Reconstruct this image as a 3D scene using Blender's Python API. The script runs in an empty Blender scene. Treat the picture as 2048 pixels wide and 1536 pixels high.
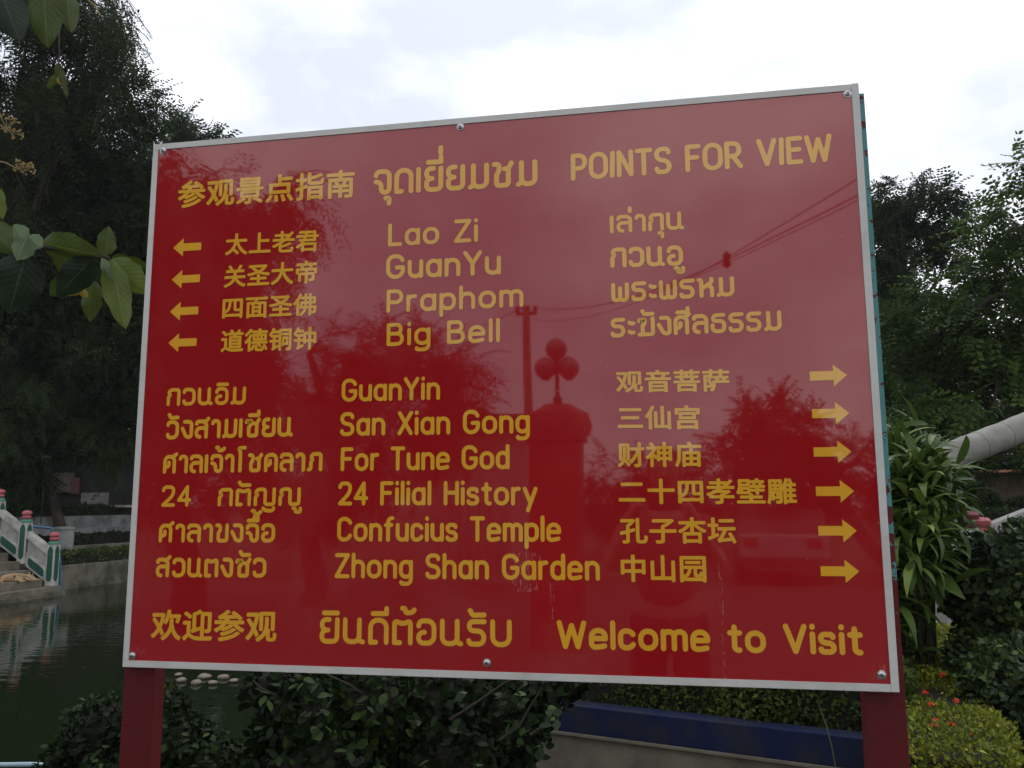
import bpy, bmesh, math, random
import numpy as np
from mathutils import Vector, Matrix
random.seed(7); rng = np.random.default_rng(7)
sc = bpy.context.scene
col = sc.collection

# ------------------------------------------------------------------ camera
CAM = Vector((0.4211, -1.9281, 1.55))
RT = Vector((0.984517, 0.175231, -0.004465)); UP = Vector((0.029106, -0.138305, 0.989962)); BK = Vector((0.172855, -0.974764, -0.141264))
FPX = 1661.0
cd = bpy.data.cameras.new('camera'); cam = bpy.data.objects.new('camera', cd); col.objects.link(cam)
m4 = Matrix.Identity(4)
for i in range(3):
    m4[i][0] = RT[i]; m4[i][1] = UP[i]; m4[i][2] = BK[i]; m4[i][3] = CAM[i]
cam.matrix_world = m4
cd.sensor_width = 36; cd.lens = 36*FPX/2048; cd.clip_start = 0.02; cd.clip_end = 600
sc.camera = cam

# ------------------------------------------------------------------ sky, sun, exposure
SUN_EL, SUN_AZ = math.radians(58), math.radians(12)     # ahead of the camera, a little to the right, behind cloud
w = bpy.data.worlds.new('World'); sc.world = w; w.use_nodes = True
nt = w.node_tree; N = nt.nodes; L = nt.links; N.clear()
out = N.new('ShaderNodeOutputWorld'); bg = N.new('ShaderNodeBackground'); bg.inputs[1].default_value = 0.12
sky = N.new('ShaderNodeTexSky'); sky.sky_type = 'NISHITA'; sky.sun_disc = False
sky.sun_elevation = SUN_EL; sky.sun_rotation = SUN_AZ; sky.dust_density = 3
tc = N.new('ShaderNodeTexCoord')
mp = N.new('ShaderNodeMapping'); mp.inputs['Scale'].default_value = (1, 1, 1.9)
ns = N.new('ShaderNodeTexNoise'); ns.inputs['Scale'].default_value = 2.1; ns.inputs['Detail'].default_value = 6; ns.inputs['Roughness'].default_value = .52
cr = N.new('ShaderNodeValToRGB')                        # cloud brightness
cr.color_ramp.elements[0].position = .40; cr.color_ramp.elements[0].color = (5.4, 5.8, 6.7, 1); _e = cr.color_ramp.elements.new(.53); _e.color = (8.2, 8.4, 8.8, 1)
cr.color_ramp.elements[2].position = .66; cr.color_ramp.elements[2].color = (12.2, 12.2, 12.3, 1)
n2 = N.new('ShaderNodeTexNoise'); n2.inputs['Scale'].default_value = 1.3; n2.inputs['Detail'].default_value = 3
c2 = N.new('ShaderNodeValToRGB'); c2.color_ramp.elements[0].position = .35; c2.color_ramp.elements[0].color = (.84, .84, .84, 1)
c2.color_ramp.elements[1].position = .5; c2.color_ramp.elements[1].color = (.98, .98, .98, 1)
mx = N.new('ShaderNodeMix'); mx.data_type = 'RGBA'
# glow of the hidden sun through the cloud
dot = N.new('ShaderNodeVectorMath'); dot.operation = 'DOT_PRODUCT'
SD = Vector((math.sin(SUN_AZ)*math.cos(SUN_EL), math.cos(SUN_AZ)*math.cos(SUN_EL), math.sin(SUN_EL)))
dot.inputs[1].default_value = SD
mr = N.new('ShaderNodeMapRange'); mr.inputs[1].default_value = -.2; mr.inputs[2].default_value = 1; mr.inputs[3].default_value = .98; mr.inputs[4].default_value = 1.35
mul = N.new('ShaderNodeVectorMath'); mul.operation = 'SCALE'
for a, b in ((tc.outputs['Generated'], mp.inputs[0]), (mp.outputs[0], ns.inputs[0]), (ns.outputs[0], cr.inputs[0]), (tc.outputs['Generated'], n2.inputs[0]),
             (n2.outputs[0], c2.inputs[0]), (c2.outputs[0], mx.inputs[0]), (sky.outputs[0], mx.inputs[6]), (cr.outputs[0], mx.inputs[7]),
             (tc.outputs['Generated'], dot.inputs[0]), (dot.outputs['Value'], mr.inputs[0]), (mx.outputs[2], mul.inputs[0]), (mr.outputs[0], mul.inputs['Scale']),
             (mul.outputs[0], bg.inputs[0]), (bg.outputs[0], out.inputs[0])):
    L.new(a, b)
ld = bpy.data.lights.new('sun', 'SUN'); ld.energy = 0.7; ld.angle = math.radians(25); ld.color = (1, .96, .9)
lo = bpy.data.objects.new('sun', ld); col.objects.link(lo); lo.rotation_euler = (-SD).to_track_quat('-Z', 'Y').to_euler()
vs = sc.view_settings; vs.view_transform = 'Standard'; vs.look = 'None'; vs.exposure = 0.0; vs.gamma = 1; vs.use_curve_mapping = False
sc.cycles.max_bounces = 6; sc.cycles.diffuse_bounces = 3; sc.cycles.glossy_bounces = 3; sc.cycles.transparent_max_bounces = 6

# ------------------------------------------------------------------ placing helpers
def ray(px, py):
    x = (px-1024)/FPX; y = (py-768)/FPX
    return RT*x - UP*y - BK
def at(px, py, D): return CAM + ray(px, py)*D                       # a point D metres ahead
def onz(px, py, z):
    r = ray(px, py); return CAM + r*((z-CAM.z)/r.z)
def mir(px, py, D):                                                # a place behind the photographer, seen mirrored in the board
    p = at(px, py, D); return Vector((p.x, -p.y-.02, p.z))

def tag(o, label=None, cat=None, group=None, kind=None):
    if label: o['label'] = label
    if cat: o['category'] = cat
    if group: o['group'] = group
    if kind: o['kind'] = kind
    return o
def empty(name, loc=(0, 0, 0), rz=0, **k):
    o = bpy.data.objects.new(name, None); o.empty_display_size = .1; col.objects.link(o)
    o.location = loc; o.rotation_euler.z = rz; return tag(o, **k)

# ------------------------------------------------------------------ materials
def mat(name, colr, rough=.6, metal=0, coat=0, spec=.5, noise=None, bump=None, c2=None, trans=0, crough=.03, cior=1.5):
    """noise=(scale, lo, hi): mottles colr towards c2. bump=(scale, strength)"""
    m = bpy.data.materials.new(name); m.use_nodes = True; nt = m.node_tree; n = nt.nodes; l = nt.links
    p = n['Principled BSDF']; p.inputs['Base Color'].default_value = (*colr, 1); p.inputs['Roughness'].default_value = rough
    p.inputs['Metallic'].default_value = metal; p.inputs['Coat Weight'].default_value = coat; p.inputs['Coat Roughness'].default_value = crough
    p.inputs['Coat IOR'].default_value = cior
    p.inputs['Specular IOR Level'].default_value = spec
    t = n.new('ShaderNodeTexCoord'); m['p'] = 1
    if noise:
        x = n.new('ShaderNodeTexNoise'); x.inputs['Scale'].default_value = noise[0]; x.inputs['Detail'].default_value = 5; x.inputs['Roughness'].default_value = .6
        r = n.new('ShaderNodeValToRGB'); r.color_ramp.elements[0].position = noise[1]; r.color_ramp.elements[1].position = noise[2]
        r.color_ramp.elements[0].color = (*(c2 or tuple(c*.6 for c in colr)), 1); r.color_ramp.elements[1].color = (*colr, 1)
        l.new(t.outputs['Object'], x.inputs[0]); l.new(x.outputs[0], r.inputs[0]); l.new(r.outputs[0], p.inputs['Base Color'])
    if bump:
        x = n.new('ShaderNodeTexNoise'); x.inputs['Scale'].default_value = bump[0]; x.inputs['Detail'].default_value = 4
        b = n.new('ShaderNodeBump'); b.inputs['Strength'].default_value = bump[1]; b.inputs['Distance'].default_value = .02
        l.new(t.outputs['Object'], x.inputs[0]); l.new(x.outputs[0], b.inputs['Height']); l.new(b.outputs[0], p.inputs['Normal'])
    return m
def leaf_mat(name, a, b, c=None, rough=.5, spec=.35, trans=.25):
    """leaf colour runs a..b..c with each leaf's own 'tone'"""
    m = bpy.data.materials.new(name); m.use_nodes = True; n = m.node_tree.nodes; l = m.node_tree.links
    p = n['Principled BSDF']; p.inputs['Roughness'].default_value = rough; p.inputs['Specular IOR Level'].default_value = spec
    at_ = n.new('ShaderNodeAttribute'); at_.attribute_name = 'tone'
    r = n.new('ShaderNodeValToRGB'); e = r.color_ramp.elements; e[0].color = (*a, 1); e[1].color = (*(c or b), 1)
    if c: q = e.new(.8); q.color = (*b, 1)
    l.new(at_.outputs['Fac'], r.inputs[0]); l.new(r.outputs[0], p.inputs['Base Color'])
    tr = n.new('ShaderNodeBsdfTranslucent'); l.new(r.outputs[0], tr.inputs[0])
    mx = n.new('ShaderNodeMixShader'); mx.inputs[0].default_value = trans
    l.new(p.outputs[0], mx.inputs[1]); l.new(tr.outputs[0], mx.inputs[2]); l.new(mx.outputs[0], n['Material Output'].inputs[0])
    return m
M = {}
M['leaf_dark'] = leaf_mat('leaf_dark', (.012, .021, .008), (.038, .066, .018), (.10, .15, .03), spec=.15, trans=.35)
M['leaf_mid'] = leaf_mat('leaf_mid', (.024, .043, .010), (.072, .125, .024), (.16, .24, .045), spec=.15, trans=.35)
M['leaf_fine'] = leaf_mat('leaf_fine', (.020, .030, .011), (.050, .074, .022), (.08, .115, .03), trans=.4, spec=.1)
M['leaf_hedge'] = leaf_mat('leaf_hedge', (.005, .011, .004), (.014, .028, .007), (.045, .08, .016), rough=.55, spec=.12)
M['leaf_round'] = leaf_mat('leaf_round', (.012, .024, .008), (.034, .060, .016), (.10, .15, .030), rough=.5, spec=.25)
M['leaf_ixora'] = leaf_mat('leaf_ixora', (.028, .048, .010), (.080, .115, .020), (.18, .21, .035), spec=.2)
M['leaf_gold'] = leaf_mat('leaf_gold', (.06, .085, .010), (.20, .22, .018), (.46, .42, .028), spec=.15)
M['leaf_lance'] = leaf_mat('leaf_lance', (.04, .075, .014), (.10, .16, .030), (.24, .31, .07), rough=.42, spec=.22)
M['bark'] = mat('bark', (.055, .042, .032), .9, noise=(8, .35, .65), bump=(14, .8))
M['twig'] = mat('twig', (.035, .028, .018), .9)
M['earth'] = mat('earth', (.045, .038, .022), .95, noise=(3, .35, .65), c2=(.022, .03, .012), bump=(12, .6))
M['concrete'] = mat('concrete', (.22, .195, .15), .85, noise=(3.2, .3, .7), c2=(.10, .085, .06), bump=(30, .25))
M['concrete_grey'] = mat('concrete_grey', (.27, .28, .27), .85, noise=(2.6, .32, .62), c2=(.12, .12, .115), bump=(25, .25))
M['mossy'] = mat('mossy', (.16, .15, .11), .9, noise=(2.2, .35, .6), c2=(.045, .045, .025), bump=(20, .4))
M['white'] = mat('white', (.50, .48, .44), .6, noise=(4, .3, .6), c2=(.24, .225, .19), bump=(30, .1))
M['white_flat'] = mat('white_flat', (.36, .35, .33), .7, noise=(5, .3, .65), c2=(.22, .21, .19))
M['blue_wall'] = mat('blue_wall', (.010, .016, .062), .75, spec=.15, noise=(5, .40, .62), c2=(.022, .025, .042), bump=(40, .15))
M['jade'] = mat('jade', (.012, .085, .058), .5, noise=(9, .3, .6), c2=(.008, .05, .035))
M['jade_light'] = mat('jade_light', (.08, .24, .17), .5)
M['pink'] = mat('pink', (.50, .14, .16), .5, noise=(12, .3, .6), c2=(.34, .07, .08))
M['dark_pink'] = mat('dark_pink', (.16, .035, .045), .5)
M['pipe_blue'] = mat('pipe_blue', (.07, .19, .30), .4, noise=(15, .3, .6), c2=(.05, .12, .2))
M['pipe_pale'] = mat('pipe_pale', (.30, .42, .50), .4)
M['stone'] = mat('stone', (.21, .17, .13), .8, noise=(9, .35, .62), c2=(.06, .05, .038), bump=(30, .3))
M['red_brown'] = mat('red_brown', (.10, .035, .03), .8, noise=(4, .3, .7))
M['dark_red'] = mat('dark_red', (.10, .014, .014), .6, noise=(4, .3, .7), c2=(.06, .01, .01))
M['timber'] = mat('timber', (.10, .062, .04), .8, noise=(6, .3, .7), c2=(.05, .03, .02))
M['orange'] = mat('orange', (.42, .20, .12), .7)
M['yellow'] = mat('yellow', (.62, .36, .02), .6)
M['blue'] = mat('blue', (.02, .05, .30), .6)
M['red_flower'] = mat('red_flower', (.75, .035, .015), .5)
M['steel'] = mat('steel', (.56, .56, .55), .32, metal=1, bump=(160, .15))
M['tube'] = mat('tube', (.27, .265, .245), .7, spec=.3, noise=(2.4, .35, .60), c2=(.17, .165, .145), bump=(20, .12))
M['black'] = mat('black', (.012, .012, .013), .4)
M['dark'] = mat('dark', (.02, .018, .018), .7)
M['cable'] = mat('cable', (.015, .015, .015), .6)
M['glass'] = mat('glass', (.03, .035, .04), .08, spec=.8)
M['gate_red'] = mat('gate_red', (.42, .035, .02), .5, noise=(3, .3, .6), c2=(.3, .02, .015))
M['pave'] = mat('pave', (.075, .07, .064), .9, noise=(1.5, .3, .7), c2=(.045, .043, .038), bump=(40, .2))

# ------------------------------------------------------------------ mesh helpers
def link(name, me, m=None, parent=None, smooth=False):
    o = bpy.data.objects.new(name, me); col.objects.link(o)
    if m is not None and len(me.materials) == 0: me.materials.append(m)
    if parent is not None: o.parent = parent
    if smooth: me.shade_smooth()
    return o
class MB:
    def __init__(s): s.bm = bmesh.new()
    def box(s, x0, x1, y0, y1, z0, z1, bev=0, mtx=None):
        r = bmesh.ops.create_cube(s.bm, size=1); v = r['verts']
        bmesh.ops.scale(s.bm, vec=(x1-x0, y1-y0, z1-z0), verts=v)
        bmesh.ops.translate(s.bm, vec=((x0+x1)/2, (y0+y1)/2, (z0+z1)/2), verts=v)
        if bev:
            e = list({e for q in v for e in q.link_edges})
            rr = bmesh.ops.bevel(s.bm, geom=e, offset=bev, segments=2, affect='EDGES', profile=.7)
            v = list({q for q in rr['verts']} | {q for q in v if q.is_valid})
        if mtx is not None: bmesh.ops.transform(s.bm, matrix=mtx, verts=v)
        return s
    def tube(s, pts, rad, n=8, caps=True):
        pts = [Vector(p) for p in pts]; k = len(pts)
        rr = rad if hasattr(rad, '__len__') else [rad]*k
        rings = []; prev = None
        for i, p in enumerate(pts):
            d = (pts[min(i+1, k-1)]-pts[max(i-1, 0)]).normalized()
            if prev is None: a = d.orthogonal().normalized()
            else: a = (prev-d*prev.dot(d)).normalized()
            prev = a; b = d.cross(a)
            rings.append([s.bm.verts.new(p+(a*math.cos(2*math.pi*j/n)+b*math.sin(2*math.pi*j/n))*rr[i]) for j in range(n)])
        for i in range(k-1):
            for j in range(n):
                s.bm.faces.new((rings[i][j], rings[i][(j+1) % n], rings[i+1][(j+1) % n], rings[i+1][j]))
        if caps: s.bm.faces.new(rings[0][::-1]); s.bm.faces.new(rings[-1])
        return s
    def lathe(s, prof, n=16, loc=(0, 0, 0), sq=1):
        loc = Vector(loc); rings = []
        for r, z in prof:
            rings.append([s.bm.verts.new(loc+Vector((r*math.cos(2*math.pi*j/n), r*math.sin(2*math.pi*j/n)*sq, z))) for j in range(n)])
        for i in range(len(rings)-1):
            for j in range(n): s.bm.faces.new((rings[i][j], rings[i][(j+1) % n], rings[i+1][(j+1) % n], rings[i+1][j]))
        s.bm.faces.new(rings[0][::-1]); s.bm.faces.new(rings[-1]); return s
    def prism(s, poly, d, o, ex, ey):
        """poly (u,v) in the plane o + u*ex + v*ey, pushed d along the normal"""
        o = Vector(o); ex = Vector(ex); ey = Vector(ey); nn = ex.cross(ey).normalized()*d
        a = [s.bm.verts.new(o+ex*u+ey*v) for u, v in poly]; b = [s.bm.verts.new(o+ex*u+ey*v+nn) for u, v in poly]
        s.bm.faces.new(a[::-1]); s.bm.faces.new(b); k = len(poly)
        for i in range(k): s.bm.faces.new((a[i], a[(i+1) % k], b[(i+1) % k], b[i]))
        return s
    def build(s, name, m, parent=None, smooth=False, loc=None):
        bmesh.ops.recalc_face_normals(s.bm, faces=s.bm.faces[:])
        me = bpy.data.meshes.new(name); s.bm.to_mesh(me); s.bm.free()
        o = link(name, me, m, parent)
        if smooth:
            me.shade_smooth()
            try: me.set_sharp_from_angle(angle=math.radians(40))
            except Exception: pass
        if loc is not None: o.location = loc
        return o

def np_mesh(name, V, F, tone=None, k=3):
    me = bpy.data.meshes.new(name); V = np.asarray(V, np.float32).reshape(-1, 3); F = np.asarray(F, np.int32).reshape(-1, k)
    me.vertices.add(len(V)); me.vertices.foreach_set('co', V.ravel())
    me.loops.add(F.size); me.loops.foreach_set('vertex_index', F.ravel())
    me.polygons.add(len(F)); me.polygons.foreach_set('loop_start', np.arange(0, F.size, k, dtype=np.int32))
    me.update(calc_edges=True)
    if tone is not None:
        a = me.attributes.new('tone', 'FLOAT', 'FACE'); a.data.foreach_set('value', np.asarray(tone, np.float32))
    return me
def norm(a): return a/np.maximum(np.linalg.norm(a, axis=1, keepdims=True), 1e-6)
def scatter(name, T, TF, pos, d, n, scale, tone):
    """copies of template (x across, y along, z normal) at pos with direction d and normal n, joined"""
    d = norm(d); x = norm(np.cross(d, n)); n = np.cross(x, d)
    R = np.stack([x, d, n], 2)                                   # N,3,3 columns
    V = np.einsum('nij,kj->nki', R, T)*scale[:, None, None]+pos[:, None, :]
    k = len(T); F = (TF[None]+(np.arange(len(pos))*k)[:, None, None]).reshape(-1, 3)
    return np_mesh(name, V, F, np.repeat(tone, len(TF)))
# leaf templates (unit length)
def leaf_T(wd=.35, bend=.12):
    T = np.array([(0, 0, 0), (-wd/2, .4, .05), (0, .45, -.02), (wd/2, .4, .05), (0, 1, -bend)])
    F = np.array([(0, 2, 1), (0, 3, 2), (1, 2, 4), (2, 3, 4)]); return T, F
def spray_T(k, ln, wd, droop=.25, tip=True, seed=0):
    """a twig carrying k pairs of leaves; length 1"""
    r = np.random.default_rng(seed); V = []; F = []
    for i in range(k):
        t = (i+.7)/k
        for s in (-1, 1):
            a = (.55+.35*r.random())*s; L_ = ln*(.75+.5*r.random())*(1-.35*t)
            b = np.array([0, t, -droop*t*t]); dd = np.array([math.sin(a*1.4), math.cos(a*1.4), -.25-.4*r.random()]); dd /= np.linalg.norm(dd)
            sd = np.cross(dd, (0, 0, 1)); sd /= np.linalg.norm(sd); nn = np.cross(sd, dd)
            o = len(V); V += [b, b+dd*L_*.45-sd*wd*.5+nn*.02, b+dd*L_, b+dd*L_*.45+sd*wd*.5+nn*.02]; F += [(o, o+1, o+2), (o, o+2, o+3)]
    return np.array(V), np.array(F)
LEAF = leaf_T()
def round_leaf_T(wd=.6, bend=.15):
    T = [(0, 0, 0)]; F = []
    for t, w_ in ((.16, .30), (.38, .5), (.62, .46), (.84, .24)): T += [(-w_*wd, t, .06*w_-bend*t*t), (0, t, -.03-bend*t*t), (w_*wd, t, .06*w_-bend*t*t)]
    T.append((0, 1, -bend)); F += [(0, 2, 1), (0, 3, 2)]
    for i in range(3): o = 1+3*i; F += [(o, o+1, o+4), (o, o+4, o+3), (o+1, o+2, o+5), (o+1, o+5, o+4)]
    F += [(10, 11, 13), (11, 12, 13)]; return np.array(T), np.array(F)
def sph(n):
    v = rng.normal(size=(n, 3)); return norm(v)

def curve_pts(a, b, sag, k=10, side=Vector((0, 0, -1))):
    a = Vector(a); b = Vector(b); return [a.lerp(b, i/k)+side*sag*4*(i/k)*(1-i/k) for i in range(k+1)]
# ------------------------------------------------------------------ the sign board
ZT = 2.5104                       # top edge of the board
BW, BH = 1.8, 1.3572
def sign_mat():
    m = bpy.data.materials.new('acrylic_red'); m.use_nodes = True; n = m.node_tree.nodes; l = m.node_tree.links
    p = n['Principled BSDF']; p.inputs['Roughness'].default_value = .6; p.inputs['Specular IOR Level'].default_value = .08
    p.inputs['Coat Weight'].default_value = 1; p.inputs['Coat Roughness'].default_value = .024; p.inputs['Coat IOR'].default_value = 1.75
    t = n.new('ShaderNodeTexCoord')
    x = n.new('ShaderNodeTexNoise'); x.inputs['Scale'].default_value = 1.7; x.inputs['Detail'].default_value = 1
    b = n.new('ShaderNodeBump'); b.inputs['Strength'].default_value = .05; b.inputs['Distance'].default_value = .02
    l.new(t.outputs['Object'], x.inputs[0]); l.new(x.outputs[0], b.inputs['Height']); l.new(b.outputs[0], p.inputs['Coat Normal'])
    # faint fine mottling of the vinyl, pale drip marks and grime by the edges
    g = n.new('ShaderNodeTexNoise'); g.inputs['Scale'].default_value = 260; g.inputs['Detail'].default_value = 2
    r = n.new('ShaderNodeValToRGB'); r.color_ramp.elements[0].position = .3; r.color_ramp.elements[1].position = .7
    r.color_ramp.elements[0].color = (.315, .003, .006, 1); r.color_ramp.elements[1].color = (.37, .005, .010, 1)
    l.new(t.outputs['Object'], g.inputs[0]); l.new(g.outputs[0], r.inputs[0])
    sx = n.new('ShaderNodeSeparateXYZ'); l.new(t.outputs['Object'], sx.inputs[0])
    def mth(op, a, b_=None):
        q = n.new('ShaderNodeMath'); q.operation = op
        for i, v in enumerate((a, b_)):
            if v is None: continue
            if isinstance(v, (int, float)): q.inputs[i].default_value = v
            else: l.new(v, q.inputs[i])
        return q.outputs[0]
    def blot(cx, cz, hx, hz):     # soft box mask
        a = mth('DIVIDE', mth('ABSOLUTE', mth('SUBTRACT', sx.outputs[0], cx)), hx); c = mth('DIVIDE', mth('ABSOLUTE', mth('SUBTRACT', sx.outputs[2], cz)), hz)
        return mth('MAXIMUM', mth('SUBTRACT', 1.0, mth('MAXIMUM', a, c)), 0.0)
    d = n.new('ShaderNodeTexNoise'); d.inputs['Scale'].default_value = 1; d.inputs['Detail'].default_value = 6; d.inputs['Roughness'].default_value = .75
    mp = n.new('ShaderNodeMapping'); mp.inputs['Scale'].default_value = (220, 1, 60); l.new(t.outputs['Object'], mp.inputs[0]); l.new(mp.outputs[0], d.inputs[0])
    msk = mth('MAXIMUM', blot(.545, -1.24, .006, .19), mth('MAXIMUM', mth('MULTIPLY', blot(.11, -1.12, .05, .07), .75), mth('MAXIMUM', mth('MULTIPLY', blot(.862, -1.318, .03, .03), .6), mth('MULTIPLY', blot(-.868, -1.322, .04, .018), .7))))
    msk = mth('MAXIMUM', msk, mth('MULTIPLY', blot(.17, -1.17, .008, .10), .8))
    v = mth('MULTIPLY', mth('MULTIPLY', mth('GREATER_THAN', d.outputs[0], .56), mth('GREATER_THAN', mth('ADD', msk, mth('MULTIPLY', d.outputs[0], .6)), .62)), mth('GREATER_THAN', msk, .02))
    v = mth('MULTIPLY', v, .3)
    vo = n.new('ShaderNodeTexVoronoi'); vo.inputs['Scale'].default_value = 26; l.new(t.outputs['Object'], vo.inputs['Vector'])   # scattered pale specks
    sp = n.new('ShaderNodeSeparateColor'); l.new(vo.outputs['Color'], sp.inputs[0])
    v = mth('MAXIMUM', v, mth('MULTIPLY', mth('MULTIPLY', mth('LESS_THAN', vo.outputs['Distance'], .035), mth('GREATER_THAN', sp.outputs[0], .86)), .5))
    du = n.new('ShaderNodeTexNoise'); du.inputs['Scale'].default_value = 3.5; du.inputs['Detail'].default_value = 8; du.inputs['Roughness'].default_value = .7; l.new(t.outputs['Object'], du.inputs[0])
    v = mth('MAXIMUM', v, mth('MULTIPLY', mth('MAXIMUM', mth('SUBTRACT', du.outputs[0], .48), 0.0), .16))
    mx = n.new('ShaderNodeMix'); mx.data_type = 'RGBA'; mx.inputs[7].default_value = (.62, .42, .36, 1)
    l.new(v, mx.inputs[0]); l.new(r.outputs[0], mx.inputs[6]); l.new(mx.outputs[2], p.inputs['Base Color'])
    return m
M['acrylic'] = sign_mat()
M['letter'] = mat('letter', (.78, .40, .018), .6, spec=.25, coat=1, crough=.024, cior=1.7, noise=(7, .3, .6), c2=(.76, .35, .014))
M['frame'] = mat('frame', (.60, .59, .56), .5, noise=(6, .25, .5), c2=(.48, .47, .43), bump=(60, .08))
def post_mat():
    m = mat('post_paint', (.1, .4, .4), .5, bump=(60, .08), spec=.3); n = m.node_tree.nodes; l = m.node_tree.links; p = n['Principled BSDF']
    t = n.new('ShaderNodeTexCoord'); x = n.new('ShaderNodeTexNoise'); x.inputs['Scale'].default_value = 34; x.inputs['Detail'].default_value = 6; x.inputs['Roughness'].default_value = .7
    sx = n.new('ShaderNodeSeparateXYZ'); l.new(t.outputs['Object'], sx.inputs[0]); l.new(t.outputs['Object'], x.inputs[0])
    mr = n.new('ShaderNodeMapRange'); mr.inputs[1].default_value = 1.15; mr.inputs[2].default_value = 1.7; mr.inputs[3].default_value = -.25; mr.inputs[4].default_value = .09
    l.new(sx.outputs[2], mr.inputs[0]); ad = n.new('ShaderNodeMath'); l.new(mr.outputs[0], ad.inputs[0]); l.new(x.outputs[0], ad.inputs[1])
    r = n.new('ShaderNodeValToRGB'); r.color_ramp.interpolation = 'CONSTANT'; e = r.color_ramp.elements
    e[0].color = (.105, .007, .010, 1); e[1].position = .49; e[1].color = (.085, .25, .25, 1)
    _q = e.new(.19); _q.color = (.105, .007, .010, 1); e[0].color = (.088, .009, .010, 1)
    l.new(ad.outputs[0], r.inputs[0]); l.new(r.outputs[0], p.inputs['Base Color']); return m
M['post'] = post_mat()

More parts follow.
